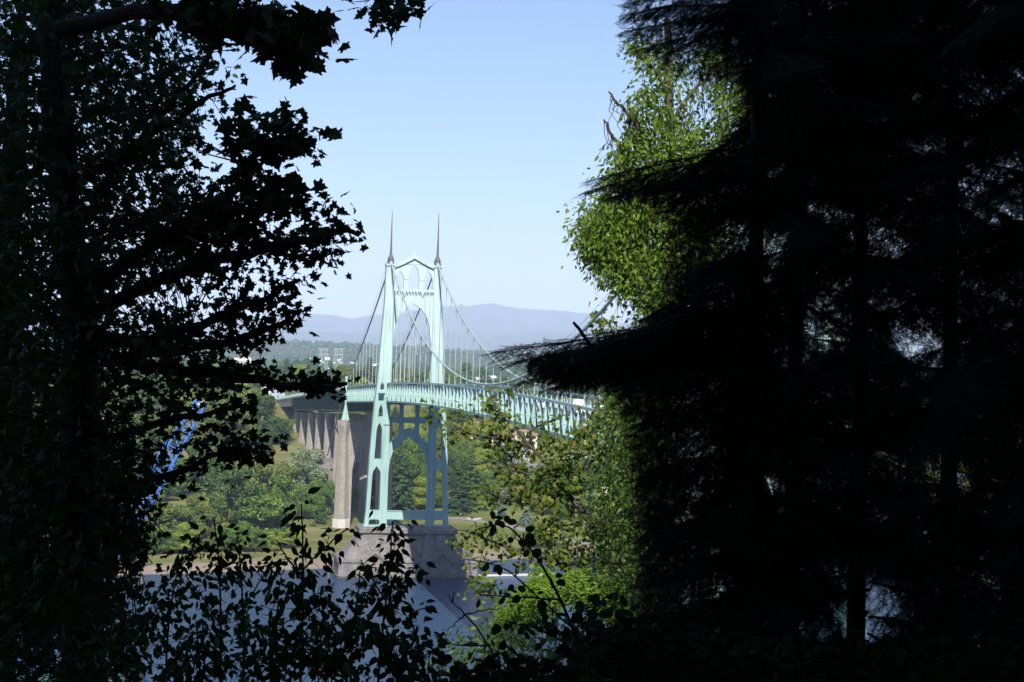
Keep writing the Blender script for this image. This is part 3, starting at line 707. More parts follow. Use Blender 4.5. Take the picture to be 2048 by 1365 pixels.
def zone(where, group, rows):
    rows = sorted(rows, key=lambda r: r[0]); ct = {}; tot = {}
    key = lambda r: (TONE[r[5]], 'conifer' if r[4] == 'conifer' else {'round': 'rounded tree', 'tall': 'tall narrow tree', 'wide': 'spreading tree'}[r[4]])
    for r in rows: tot[key(r)] = tot.get(key(r), 0)+1
    for r in rows:
        kk = key(r); i = ct.get(kk, 0); ct[kk] = i+1
        lab = '%s %s %s' % (kk[0], kk[1], where)
        if tot[kk] > 1: lab += ', %s' % ORD[i]
        far_tree(*r[:6], lab, group)
def rowfill(x0, x1, step, base, top, w, kinds, seed, bj=4, tj=10):
    """photo-pixel row of trees with irregular spacing and heights"""
    r = random.Random(seed); out = []; x = x0
    while x < x1:
        kd, tn = r.choice(kinds); s = r.uniform(.8, 1.25)
        f = (x-x0)/(x1-x0); b_ = base[0]+(base[1]-base[0])*f; t_ = top[0]+(top[1]-top[0])*f
        if kd == 'conifer': s *= .65
        out.append((x, b_+r.uniform(-bj, bj), t_+r.uniform(-tj, tj), w*s, kd, tn)); x += step*r.uniform(.7, 1.3)
    return out
G, D_, Y_2, O_, S_, F_ = ('round', 'green'), ('round', 'dark'), ('round', 'yellow'), ('round', 'olive'), ('tall', 'silver'), ('conifer', 'fir')
T_ = ('tall', 'green'); TD = ('tall', 'dark')
# left bank, from the water's edge up the slope
zone('at the water edge on the left bank', 'trees along the left bank', rowfill(20, 590, 27, (1118, 1100), (1062, 1050), 58, [O_, G, Y_2, T_, ('wide', 'green'), ('round', 'yellow')], 1, 3, 18))
zone('in the thicket behind the left beach', 'trees of the left bank thicket', rowfill(40, 560, 38, (1098, 1090), (985, 960), 84, [G, O_, T_, D_, TD, T_], 2, 5, 34)
     +[(432, 1096, 905, 84, 'tall', 'dark'), (478, 1094, 918, 80, 'tall', 'dark'), (512, 1093, 905, 84, 'tall', 'olive'), (556, 1088, 940, 70, 'tall', 'green'), (540, 1090, 985, 66, 'round', 'green')])
zone('on the slope left of the viaduct', 'trees on the left slope', rowfill(60, 520, 44, (1010, 985), (905, 880), 88, [G, O_, D_, T_, TD, Y_2, F_], 3, 8, 26))
zone('beside the concrete viaduct', 'trees beside the viaduct', [(605, 1004, 886, 112, 'round', 'silver'), (574, 1018, 925, 60, 'tall', 'olive'), (596, 1040, 968, 50, 'round', 'green'), (632, 1040, 952, 62, 'round', 'green'), (655, 1034, 960, 44, 'round', 'green'), (640, 1050, 1010, 26, 'round', 'dark'), (508, 960, 893, 60, 'round', 'olive'), (703, 1024, 975, 30, 'tall', 'green')])
zone('high on the left hillside', 'trees on the upper left hillside', rowfill(240, 470, 42, (905, 890), (815, 800), 84, [G, O_, D_], 4, 6, 14)
     +[(516, 888, 784, 92, 'round', 'dark'), (548, 890, 832, 66, 'round', 'dark'), (570, 884, 836, 56, 'wide', 'green'), (480, 885, 812, 64, 'round', 'olive'), (525, 905, 862, 50, 'round', 'dark'), (452, 880, 800, 60, 'tall', 'olive')])
# behind the tower legs
zone('seen between the far tower legs', 'trees behind the far tower', [(799, 1030, 884, 76, 'conifer', 'fir'), (812, 1016, 905, 60, 'tall', 'dark'), (843, 1020, 948, 68, 'round', 'yellow'), (830, 1008, 915, 50, 'round', 'green'), (868, 1018, 930, 56, 'round', 'green'), (848, 975, 880, 70, 'round', 'dark'), (812, 968, 868, 62, 'round', 'green'), (872, 965, 868, 60, 'round', 'olive'), (775, 975, 905, 44, 'round', 'dark'), (752, 1018, 960, 32, 'tall', 'dark'), (744, 1006, 975, 26, 'conifer', 'fir'), (866, 1020, 905, 22, 'tall', 'rust'),
     (720, 955, 872, 46, 'round', 'dark'), (735, 930, 865, 44, 'round', 'dark'), (757, 925, 846, 40, 'round', 'dark'), (790, 925, 838, 46, 'round', 'olive'), (825, 915, 815, 46, 'round', 'yellow'), (845, 900, 812, 40, 'tall', 'green'), (882, 905, 820, 42, 'round', 'olive'), (760, 880, 812, 36, 'round', 'green')])
zone('along the park lawn right of the tower', 'trees along the park lawn', [(914, 1028, 932, 56, 'conifer', 'fir'), (942, 1020, 905, 66, 'conifer', 'dark'), (968, 1012, 935, 60, 'round', 'green'), (936, 1012, 976, 40, 'round', 'green'), (962, 1024, 988, 28, 'round', 'yellow'), (990, 1014, 955, 46, 'tall', 'olive'), (1001, 1034, 1008, 34, 'conifer', 'spruce'), (1012, 1010, 975, 26, 'conifer', 'spruce'), (1052, 1050, 1015, 40, 'conifer', 'spruce'), (1029, 1074, 1052, 15, 'conifer', 'green'), (1094, 1098, 1038, 92, 'wide', 'olive'), (1048, 1010, 978, 50, 'round', 'dark'), (1085, 1030, 975, 60, 'round', 'olive'), (1022, 1008, 972, 30, 'tall', 'rust'), (1130, 1040, 985, 60, 'round', 'green'), (1175, 1050, 980, 64, 'round', 'green'),
     (900, 985, 900, 50, 'round', 'dark'), (925, 975, 880, 60, 'round', 'green'), (955, 965, 895, 70, 'round', 'yellow'), (982, 960, 905, 56, 'round', 'olive'), (1010, 975, 925, 50, 'conifer', 'dark'), (905, 950, 858, 44, 'round', 'olive'), (930, 935, 878, 52, 'round', 'olive'), (968, 925, 885, 50, 'round', 'dark'), (1000, 930, 890, 46, 'round', 'dark')])
# the wooded hillside in several tiers
zone('on the right hillside above the lawn', 'trees on the right hillside', rowfill(1080, 1700, 46, (985, 1010), (920, 930), 76, [G, D_, O_, F_], 5, 6, 12)+rowfill(890, 1640, 52, (892, 905), (846, 842), 60, [G, D_, O_, Y_2], 6, 5, 9))
zone('behind the apartment blocks', 'trees behind the apartments', rowfill(700, 1500, 34, (842, 850), (808, 806), 46, [G, D_, O_, Y_2, F_], 7, 4, 7))
zone('in the town on the left plateau', 'trees in the left town', rowfill(60, 560, 38, (835, 822), (772, 768), 62, [G, D_, O_, Y_2], 8, 4, 10))
zone('under the viaduct deck', 'trees seen under the viaduct', [(600, 850, 810, 30, 'round', 'dark'), (720, 850, 818, 34, 'round', 'olive'), (700, 845, 820, 30, 'round', 'green'), (742, 848, 815, 30, 'round', 'dark')])
# skyline of the town, farther off (given with its distance)
def sky_row(where, group, rows, d):
    rows = sorted(rows, key=lambda r: r[0]); ct = {}; tot = {}
    key = lambda r: (TONE[r[4]], 'conifer' if r[3] == 'conifer' else 'tree')
    for r in rows: tot[key(r)] = tot.get(key(r), 0)+1
    for r in rows:
        kk = key(r); i = ct.get(kk, 0); ct[kk] = i+1; dd = d+rng.uniform(-60, 60)
        lab = '%s %s %s' % (kk[0], kk[1], where)+(', %s' % ORD[i] if tot[kk] > 1 else '')
        far_tree(r[0], 700, r[1], r[2], r[3], r[4], lab, group, d=dd)
def srow(x0, x1, step, top, w, kinds, seed, tj=5):
    r = random.Random(seed); out = []; x = x0
    while x < x1:
        kd, tn = r.choice(kinds); s = r.uniform(.8, 1.3)*(.6 if kd == 'conifer' else 1)
        out.append((x, top+.02*(x-700)+r.uniform(-tj, tj), w*s, kd, tn)); x += step*r.uniform(.7, 1.3)
    return out
sky_row('rising behind the town roofs', 'skyline trees behind the town', srow(-40, 1560, 33, 753, 52, [G, O_, Y_2, D_, G], 11), 1330)
sky_row('on the hazy edge of the town', 'hazy skyline trees', srow(-40, 1560, 40, 741, 52, [D_, O_, G, F_], 12, 6), 1750)
sky_row('standing tall on the skyline', 'tall skyline trees', [(575, 714, 30, 'conifer', 'fir'), (618, 711, 17, 'conifer', 'fir'), (663, 710, 14, 'conifer', 'fir'), (740, 712, 44, 'conifer', 'fir'), (604, 727, 42, 'round', 'yellow'), (690, 728, 50, 'round', 'olive'), (640, 738, 40, 'round', 'olive'), (560, 735, 30, 'conifer', 'fir'), (500, 728, 40, 'round', 'dark'), (935, 718, 34, 'round', 'dark'), (905, 735, 40, 'round', 'olive'), (968, 728, 30, 'conifer', 'fir'), (820, 735, 36, 'round', 'olive'), (785, 728, 30, 'conifer', 'fir'), (860, 728, 40, 'round', 'green'), (1140, 735, 40, 'round', 'dark'), (1190, 738, 46, 'round', 'olive')], 1500)
# the far plain and ridge: woods nobody could count
def far_woods():
    r = np.random.default_rng(3); n = 5200
    d = 2100*(8600/2100)**r.uniform(0, 1, n); lat = r.uniform(-.36, .36, n)*d
    P = np.array(CAM)[None, :]+np.array([FW.x, FW.y, 0])*d[:, None]+np.array([math.cos(YAW), -math.sin(YAW), 0])*lat[:, None]
    # crest of the ridge gets its own ragged tree line
    m = 2600; yy = 7000+r.normal(0, 260, m); xx = r.uniform(-2300, 4300, m); P = np.concatenate([P, np.stack([xx, yy, 0*xx], 1)]); n += m
    P[:, 2] = height(P[:, 0], P[:, 1])
    hh = r.uniform(9, 20, n)*np.where(r.uniform(0, 1, n) < .12, 1.35, 1); hh[-m:] *= 1.15; P[:, 2] += hh*.35
    con = r.uniform(0, 1, n) < .35
    tv = np.array([(math.cos(a)*rr, math.sin(a)*rr, z) for rr, z in ((.30, -.35), (.5, .0), (.33, .32)) for a in np.arange(6)*math.pi/3]+[(0, 0, .6)])
    tf = [(i*6+k, i*6+(k+1) % 6, i*6+6+(k+1) % 6, i*6+6+k) for i in range(2) for k in range(6)]+[(12+k, 12+(k+1) % 6, 18) for k in range(6)]
    a = r.uniform(0, 6.28, n); rot = np.zeros((n, 3, 3)); w = np.where(con, .5, r.uniform(.9, 1.9, n))
    rot[:, 0, 0] = np.cos(a)*w; rot[:, 0, 1] = -np.sin(a)*w; rot[:, 1, 0] = np.sin(a)*w; rot[:, 1, 1] = np.cos(a)*w; rot[:, 2, 2] = 1
    V = np.einsum('nij,kj->nki', rot, tv)*hh[:, None, None]; V += r.normal(0, .06, V.shape)*hh[:, None, None]; V += P[:, None, :]
    lf = np.concatenate([np.array(f) for f in tf]); tot = np.array([len(f) for f in tf])
    me = npmesh('distant_woods', V.reshape(-1, 3), (lf[None]+np.arange(n)[:, None]*19).ravel(), np.tile(tot, n))
    me.materials.append(TREEM['fir']); return me
tag(link('distant_woods', far_woods()), 'hazy dark woods covering the far plain and ridge', kind='stuff')

# ------------------------------------------------------------------ buildings
CREAM = ramp_mat('cream_siding', [(.62, .55, .40), (.70, .63, .48)], .8, .4)
PALEW = ramp_mat('pale_wall', [(.62, .60, .55), (.72, .70, .66)], .8, .4)
GREYW = ramp_mat('grey_blue_siding', [(.30, .36, .44), (.38, .44, .52)], .8, .4)
BRICK = ramp_mat('red_brick', [(.26, .10, .07), (.34, .15, .10)], .9, 1.5)
TANR = ramp_mat('tan_shingle_roof', [(.30, .20, .14), (.38, .27, .19)], .9, 1.2)
GREYR = ramp_mat('grey_shingle_roof', [(.15, .14, .135), (.23, .215, .21)], .9, 1.2)
REDR = ramp_mat('red_metal_roof', [(.36, .06, .05), (.45, .10, .08)], .6, .6)
GLASS = ramp_mat('dark_window_glass', [(.03, .04, .05), (.05, .06, .07)], .12, 1, spec=.6)
def house(name, label, px, base, w, dp, h, rh, wallm, roofm, yaw=0., floors=2, nw=5, hip=0., d=None, cat='building', group=None, gable=None, door=True, wname='window'):
    if d: p = at(px, base, d); p.z = gz(p.x, p.y)
    else: p, d = hit(px, base)
    t = thing(name, label, cat, (p.x, p.y, gz(p.x, p.y)-.3), group, -YAW+yaw)
    m = MB(); m.box((0, 0, h/2-1), (w, dp, h+2)); wall = m.obj('wall', wallm, t)
    r = MB()
    ov = .7; a, b_ = w/2+ov, dp/2+ov; hx = max(.01, a-hip*b_)
    if rh > 0:
        vs = [(-a, -b_, h), (a, -b_, h), (a, b_, h), (-a, b_, h), (-hx, 0, h+rh), (hx, 0, h+rh), (-a, -b_, h+.25), (a, -b_, h+.25), (a, b_, h+.25), (-a, b_, h+.25)]
        r.add(vs, [(3, 2, 1, 0), (0, 1, 7, 6), (1, 2, 8, 7), (2, 3, 9, 8), (3, 0, 6, 9), (6, 7, 5, 4), (8, 9, 4, 5), (7, 8, 5), (9, 6, 4)])
    else:
        r.box((0, 0, h+.3), (w+.5, dp+.5, .6)); r.box((w*.2, 0, h+1.1), (3, 3, 1.2))
    ro = r.obj('roof', roofm, t)
    if gable:
        for gx in gable:
            g = MB(); gw = 4.2; g.prism([(gx-gw, h-.2), (gx+gw, h-.2), (gx, h+rh*.72)], dp/2+1.4, y0=-dp/2-1.4); g.obj('gable', wallm, t)
            g = MB(); g.prism([(gx-gw-.8, h-.5), (gx-gw-.4, h-.6), (gx, h+rh*.72+.02), (gx+gw+.4, h-.6), (gx+gw+.8, h-.5), (gx, h+rh*.72+.6)], dp/2+2, y0=-dp/2-1.9); g.obj('gable_roof', roofm, t)
    if rh > 0 and w > 9:
        c = MB(); c.box((w*.22, 0, h+rh*.75), (1.1, 1.1, rh*.9)); c.obj('chimney', BRICK if wallm is not BRICK else PALEW, t)
    fh = h/floors
    for f in range(floors):
        for k in range(nw):
            x = -w/2+(k+.5)*w/nw; z = fh*(f+.55)
            if door and f == 0 and k == nw//2:
                q = MB(); q.box((x, -dp/2-.03, 1.35), (1.1, .1, 2.2)); q.obj('door', WOOD, t); continue
            q = MB(); q.prism([(x-.95, z-.8), (x+.95, z-.8), (x+.95, z+.8), (x-.95, z+.8)], .14, [[(x-.8, z-.65), (x+.8, z-.65), (x+.8, z+.65), (x-.8, z+.65)]], y0=-dp/2-.1)
            q.box((x, -dp/2-.03, z), (.08, .08, 1.3)); fr = q.obj(wname, WHITE, t)
            g = MB(); g.box((x, -dp/2-.012, z), (1.6, .05, 1.3)); g.obj('pane', GLASS, fr)
    return t
house('apartment_building', 'cream apartment block with tan hipped roof, left one below the bridge deck', 962, 884, 17, 12, 8.2, 3.0, CREAM, TANR, .05, 3, 5, .8, gable=(-5, 4.5))
house('apartment_building', 'cream apartment block with tan hipped roof, right one nearer the sunlit maple', 1048, 900, 14, 12, 8.2, 2.6, CREAM, TANR, -.05, 3, 4, .8, gable=(1.5,))
house('apartment_building', 'low tan roofed cream wing joining the two apartment blocks', 1006, 898, 12, 10, 5.6, 2.0, CREAM, TANR, 0, 2, 4, .8)
house('row_house', 'grey shingle roofed white house at the foot of the apartments', 1030, 925, 12, 10, 4.6, 3.6, PALEW, GREYR, .3, 2, 4, 0)
house('row_house', 'grey blue house with white windows among the right hillside trees', 1064, 962, 8, 8, 5.6, 2.6, GREYW, GREYR, .1, 2, 3, 0)
house('row_house', 'brick house with grey roof left of the blue one on the right hillside', 1038, 950, 7, 8, 5.4, 2.2, BRICK, GREYR, .35, 2, 3, 0)
house('house', 'white house with long grey roof under the right span', 1145, 925, 16, 10, 4.6, 3.4, PALEW, GREYR, -.2, 2, 5, 0)
house('house', 'pale house with grey roof glimpsed behind the sunlit maple', 1210, 985, 14, 9, 5.2, 3, PALEW, GREYR, .2, 2, 4, .4)
house('house', 'small white gabled house between the tower legs beside a pole', 845, 938, 6, 7, 3.6, 3.2, WHITE, GREYR, 1.2, 1, 2, 0)
house('long_shed', 'low cream shed with bright red roof behind the left branches', 428, 955, 26, 12, 4.2, 2.6, CREAM, REDR, .15, 1, 8, 0)
house('town_building', 'cream flat roofed town building with a row of dark windows at left', 484, 800, 16, 12, 6, 0, CREAM, GREYR, 0, 2, 6, d=1120)
house('town_building', 'small pink roofed building beside the cream one in the left town', 352, 806, 14, 10, 4.5, 2.2, CREAM, TANR, .1, 1, 5, .5, d=1130)
house('town_building', 'blue grey shop building at the end of the viaduct', 556, 800, 9, 9, 6, 0, GREYW, GREYR, .1, 2, 3, d=1170)
house('town_building', 'pale grey commercial building left of the blue shop', 536, 806, 8, 9, 7, 0, PALEW, GREYR, 0, 2, 3, d=1180)
house('warehouse', 'long white flat roofed warehouse behind the left cables', 728, 778, 17, 14, 4.0, 0, WHITE, WHITE, 0, 1, 6, d=1230)
house('warehouse', 'white flat roofed warehouse framed by the far tower', 846, 776, 15, 12, 4.2, 0, WHITE, TANR, 0, 1, 5, d=1260)
house('warehouse', 'pink brown low building beside the framed white warehouse', 818, 779, 10, 10, 4.6, 0, CREAM, TANR, 0, 1, 4, d=1240)
house('warehouse', 'white low building above the middle of the span', 942, 782, 12, 12, 3.2, 0, WHITE, WHITE, 0, 1, 4, d=1230)
house('warehouse', 'white long warehouse at the right end of the visible deck', 1188, 790, 18, 12, 5.0, 0, WHITE, WHITE, 0, 1, 6, d=1180)
house('house', 'small dull red house behind the right part of the deck', 1180, 806, 8, 7, 3.2, 2.6, BRICK, GREYR, .2, 1, 3, 0, d=1120)
house('house', 'small white house with red roof above the mid span', 940, 776, 7, 6, 3, 2.2, WHITE, TANR, .1, 1, 3, 0, d=1340)
# brick church with a white cupola
pc = at(648, 790, 1190); g0 = gz(pc.x, pc.y)
ch = thing('town_hall', 'brick hall with white cupola above the approach viaduct', 'building', (pc.x, pc.y, g0), None, -YAW+.1)
m = MB(); m.box((-1, 0, 4), (16, 10, 9)); wl = m.obj('wall', BRICK, ch)
m = MB(); m.add([(-9.5, -5.6, 8.5), (7.5, -5.6, 8.5), (7.5, 5.6, 8.5), (-9.5, 5.6, 8.5), (-9.5, 0, 11.4), (7.5, 0, 11.4)], [(3, 2, 1, 0), (0, 1, 5, 4), (2, 3, 4, 5), (1, 2, 5), (3, 0, 4)]); m.obj('roof', GREYR, ch)
m = MB(); m.box((4.5, -1, 6.5), (5, 6, 13)); m.box((4.5, -1, 13.2), (5.8, 6.8, .5)); m.obj('portico', PALEW, ch)
m = MB(); m.box((0, -1, 13.2), (3.6, 3.6, 3)); m.box((0, -1, 16.0), (2.6, 2.6, 2.6)); m.lathe([(2.1, 17.3), (1.9, 17.8), (.9, 18.9), (.15, 19.6), (.04, 20.6)], 8, (0, -1, 0)); cu = m.obj('cupola', WHITE, ch)
for x in (-8, -5.5, -3, 0, 3, 5.5):
    for z in (2.6, 6.2):
        q = MB(); q.box((x, -5.04 if x < 2 else -4.06, z), (1.1, .12, 1.7)); q.obj('window', GLASS, ch)
# pale hospital blocks far off
for k, (px, w_, h_, lab) in enumerate([(486, 34, 22, 'tall pale hospital tower far beyond the left branches'), (505, 46, 9, 'long low pale hospital wing far off beside the tall block'), (655, 30, 5, 'tiny white flat building in front of the far ridge')]):
    p = at(px, 712, 3300+k*60); g = gz(p.x, p.y); t = thing('distant_building', lab, 'building', (p.x, p.y, g), None, -YAW)
    m = MB(); m.box((0, 0, h_/2+4), (w_, 18, h_+10)); m.box((w_*.2, 0, h_+10), (w_*.3, 8, 4)); m.obj('wall', PALEW, t)
    m = MB(); 
    for f in range(int(h_/4)): m.box((0, -9.03, 8+f*4), (w_*.9, .1, 1.2))
    if h_ >= 4: m.obj('window_band', GLASS, t) if h_ < 8 else [(lambda mm: (mm.box((0, -9.03, 8+f*4), (w_*.9, .1, 1.2)), mm.obj('window_band', GLASS, t)))(MB()) for f in range(int(h_/4))]
# suburbs: small pale buildings scattered over the plain and the mountain foot
hm_ = MB(); hm_.box((0, 0, 2.2), (14, 10, 4.4)); hm_.add([(-7.6, -5.6, 4.4), (7.6, -5.6, 4.4), (7.6, 5.6, 4.4), (-7.6, 5.6, 4.4), (-7.6, 0, 7.2), (7.6, 0, 7.2)], [(3, 2, 1, 0), (0, 1, 5, 4), (2, 3, 4, 5), (1, 2, 5), (3, 0, 4)])
SUB = hm_.mesh('distant_house'); SUB.materials.append(WHITE)
def suburb(n, x0, x1, y0, y1, d0, d1, sc, label, group, seed, lift=0):
    r = random.Random(seed)
    xs_ = sorted(r.uniform(x0, x1) for k in range(n))
    for k in range(n):
        d = r.uniform(d0, d1); px = xs_[k]; py = r.uniform(y0, y1); p = at(px, py, d); z = gz(p.x, p.y) if not lift else p.z
        o = link('distant_house', SUB, None, None, (p.x, p.y, z+ (5 if not lift else 0))); s = sc*r.uniform(.7, 1.5); o.scale = (s*r.uniform(.8, 2.2), s, s*r.uniform(.7, 1.2)); o.rotation_euler.z = -YAW+r.uniform(-.3, .3)
        tag(o, label+', '+ORD[k], 'house', group)
suburb(34, 470, 1200, 702, 712, 2600, 4600, .5, 'tiny pale roof scattered among the hazy woods of the plain', 'tiny roofs on the far plain', 5)
suburb(22, 860, 1010, 712, 728, 2000, 2500, .55, 'tiny white roof on the plain right of the far tower', 'white roofs right of the far tower', 6)
suburb(16, 620, 780, 694, 700, 5200, 6200, .8, 'tiny white roof near the crest of the far ridge', 'white roofs on the ridge', 7)
# water tower dome on the horizon
p = at(1051, 700, 7100); g = gz(p.x, p.y); wt = thing('water_tower', 'round white water tank standing on the horizon above the span', 'water tower', (p.x, p.y, g))
ztop = at(1051, 690, 7100).z-g
MB().lathe([(5, -5), (4, ztop-9), (6, ztop-8)], 12).obj('column', WHITE, wt); MB().lathe([(4, ztop-7), (9, ztop-6), (10, ztop-3), (6, ztop), (.3, ztop+1)], 16).obj('tank', WHITE, wt, smooth=True)
# lattice pylons
for k, (px, w_) in enumerate([(647, 13), (677, 13)]):
    p = at(px, 722, 2300); g = gz(p.x, p.y); t = thing('power_pylon', ['wide lattice power pylon on the plain, left one of two', 'wide lattice power pylon on the plain, right one of two'][k], 'pylon', (p.x, p.y, g), 'power pylons on the plain', -YAW)
    m = MB(); hz_ = at(px, 697, 2300).z-g
    for x in (-5, -1.7, 1.7, 5):
        m.bar((x, 0, 0), (x*.9, 0, hz_), .35)
    for q in range(7):
        z0 = hz_*q/7; z1 = hz_*(q+1)/7
        for xa, xb in ((-5, -1.7), (1.7, 5)): m.bar((xa, 0, z0), (xb, 0, z1), .22); m.bar((xb, 0, z0), (xa, 0, z1), .22)
    m.obj('frame', CABLE, t)
    m = MB(); m.bar((-7.5, 0, hz_*.98), (7.5, 0, hz_*.98), .4); m.bar((-6.5, 0, hz_*.8), (6.5, 0, hz_*.8), .4); m.obj('cross_arm', CABLE, t)

# ------------------------------------------------------------------ things on the far bank
def drape(name, pts, w, mat, dz=.04):
    m = MB(); P = [hit(*p)[0] for p in pts]; Q_ = []
    for a, b_ in zip(P[:-1], P[1:]):
        for k in range(8): Q_.append(a.lerp(b_, k/8))
    Q_.append(P[-1]); vs = []
    for i, p in enumerate(Q_):
        t_ = (Q_[min(i+1, len(Q_)-1)]-Q_[max(0, i-1)]); t_.z = 0; t_.normalize(); s = Vector((-t_.y, t_.x, 0))*w/2
        for q in (p-s, p+s): vs.append((q.x, q.y, gz(q.x, q.y)+dz+.12))
    m.add(vs, [(2*i, 2*i+1, 2*i+3, 2*i+2) for i in range(len(Q_)-1)]); return tag(m.obj(name, mat), kind='structure')
PATHM = ramp_mat('park_path_gravel', [(.26, .24, .22), (.34, .32, .30)], .95, 1)
drape('path', [(880, 1040), (920, 1038), (970, 1045), (1015, 1052), (1060, 1066), (1110, 1078), (1180, 1090)], 4.5, PATHM)
drape('path', [(540, 1028), (570, 1033), (610, 1030), (650, 1040)], 3, PATHM)
pd_, dd = hit(948, 1038); pt = thing('picnic_table', 'dark picnic table on a pale pad beside the park path', 'table', (pd_.x, pd_.y, gz(pd_.x, pd_.y)+.1), None, .3)
m = MB(); m.box((0, 0, .72), (3.2, .9, .08)); m.obj('tabletop', WOOD, pt)
for y in (-.75, .75): m = MB(); m.box((0, y, .42), (3.2, .3, .06)); m.obj('bench', WOOD, pt)
for x in (-1.1, 1.1):
    m = MB(); m.bar((x, -.8, 0), (x, .35, .68), .09); m.bar((x, .8, 0), (x, -.35, .68), .09); m.bar((x, -.8, .39), (x, .8, .39), .08); m.obj('leg', WOOD, pt)
m = MB(); m.lathe([(3.6, 0), (3.6, .16), (3.4, .2)], 20, (pd_.x, pd_.y, gz(pd_.x, pd_.y)-.02)); tag(m.obj('paved_pad', PALEW), 'round pale paved pad under the picnic table', 'pad')
# person walking on the path
def person_at(px, py):
    p, d = hit(px, py); root = thing('person', 'person in yellow top and dark trousers walking on the park path', 'person', (p.x, p.y, gz(p.x, p.y)+.1), None, -YAW+.5)
    V_ = [(0, 0, .95), (0, 0, 1.15), (0, 0, 1.38), (0, -.01, 1.5), (0, -.03, 1.62), (0, -.03, 1.74), (.09, 0, .9), (.10, -.12, .5), (.10, -.05, .07), (.10, -.2, .03), (-.09, 0, .9), (-.10, .08, .5), (-.10, .28, .12), (-.10, .2, .03), (.2, 0, 1.4), (.25, .08, 1.12), (.24, -.04, .88), (-.2, 0, 1.4), (-.25, -.08, 1.12), (-.22, -.22, .92)]
    E_ = [(0, 1), (1, 2), (2, 3), (3, 4), (4, 5), (0, 6), (6, 7), (7, 8), (8, 9), (0, 10), (10, 11), (11, 12), (12, 13), (2, 14), (14, 15), (15, 16), (2, 17), (17, 18), (18, 19)]
    R_ = [.15, .14, .16, .06, .10, .085, .095, .065, .045, .04, .095, .065, .045, .04, .06, .045, .035, .06, .045, .035]
    me = bpy.data.meshes.new('body'); me.from_pydata(V_, E_, []); me.update(); o = link('body', me, root)
    sk = ramp_mat('skin', [(.42, .26, .18), (.48, .31, .22)], .6, 3); me.materials.append(sk)
    s = o.modifiers.new('skin', 'SKIN'); me.skin_vertices or o.modifiers.update()
    for k, rr in enumerate(R_): me.skin_vertices[0].data[k].radius = (rr, rr*.85)
    me.skin_vertices[0].data[0].use_root = True
    o.modifiers.new('sub', 'SUBSURF').levels = 1; o.modifiers['sub'].render_levels = 1
    ym = ramp_mat('yellow_shirt_cloth', [(.6, .5, .12), (.7, .6, .2)], .8, 3); dm = ramp_mat('dark_trouser_cloth', [(.03, .035, .05), (.05, .055, .07)], .8, 3)
    m = MB(); m.lathe([(.20, .93), (.19, 1.1), (.22, 1.35), (.14, 1.46), (.08, 1.5)], 10); m.tube([(.2, 0, 1.4), (.25, .05, 1.2)], [.085, .075], 7); m.tube([(-.2, 0, 1.4), (-.25, -.05, 1.2)], [.085, .075], 7); m.obj('shirt', ym, root, smooth=True)
    m = MB(); m.tube([(0, 0, 1.0), (.09, 0, .88), (.10, -.12, .5), (.10, -.05, .1)], [.16, .13, .095, .07], 8); m.tube([(0, 0, 1.0), (-.09, 0, .88), (-.10, .08, .5), (-.10, .28, .14)], [.16, .13, .095, .07], 8); m.obj('trousers', dm, root, smooth=True)
    m = MB(); m.lathe([(.02, 1.86), (.08, 1.84), (.105, 1.76), (.10, 1.66)][::-1], 10, (0, .005, 0)); m.obj('hair', dm, root, smooth=True)
person_at(921, 1035)
# utility poles and park lamps
for px, b_, t_, lab in [(812, 950, 905, 'brown wooden utility pole left of the small gabled house'), (847, 950, 912, 'pale utility pole right beside the small gabled house'), (321, 830, 790, 'utility pole at the top of the left hillside')]:
    p, d = hit(px, b_); h_ = (b_-t_)/FPX*d; t = thing('utility_pole', lab, 'utility pole', (p.x, p.y, p.z), 'utility poles')
    MB().tube([(0, 0, -.3), (0, 0, h_)], [.22, .15], 7).obj('pole', WOOD if 'pale' not in lab else PALEW, t); m = MB(); m.box((0, 0, h_-.6), (2.4, .14, .14)); m.box((0, 0, h_-1.5), (1.8, .14, .14)); m.obj('cross_arm', WOOD, t)
for px, b_, h_, lab in [(600, 1042, 5, 'slim park lamp post left of the first viaduct pier'), (540, 950, 4.5, 'slim lamp post on the green lawn left of the viaduct'), (992, 1046, 4.5, 'slim lamp post beside the park path right of the tower'), (649, 1012, 4.5, 'slim lamp post among shrubs close to the viaduct pier')]:
    p, d = hit(px, b_); t = thing('park_lamp', lab, 'lamp post', (p.x, p.y, p.z), 'park lamp posts')
    MB().tube([(0, 0, -.2), (0, 0, h_)], [.10, .06], 6).obj('post', CABLE, t); MB().lathe([(.08, h_), (.25, h_+.15), (.25, h_+.4), (.05, h_+.6)], 8).obj('lantern', LAMPG, t)
# mooring piles in the river
for px, top, lab in [(283, 1108, 'old grey mooring pile leaning in the river, leftmost of three'), (380, 1122, 'old grey mooring pile in the river, middle of three'), (657, 1092, 'tall grey mooring pile in the river beside the tower pier')]:
    bs = {283: 1172, 380: 1168, 657: 1157}[px]
    d = (CAM.z)/((bs-682.5)/FPX+0) if False else None
    lo, hi_ = 300, 900
    for _ in range(40):
        mm = (lo+hi_)/2
        if at(px, bs, mm).z > 0: lo = mm
        else: hi_ = mm
    p = at(px, bs, lo); h_ = (bs-top)/FPX*lo
    m = MB(); m.tube([(0, 0, -3), (.05, 0, h_*.5), (.12, 0, h_)], [.30, .27, .22], 8); m.box((.12, 0, h_+.02), (.5, .5, .1))
    tag(m.obj('mooring_pile', WOOD, None, (p.x, p.y, 0)), lab, 'pile', 'mooring piles')
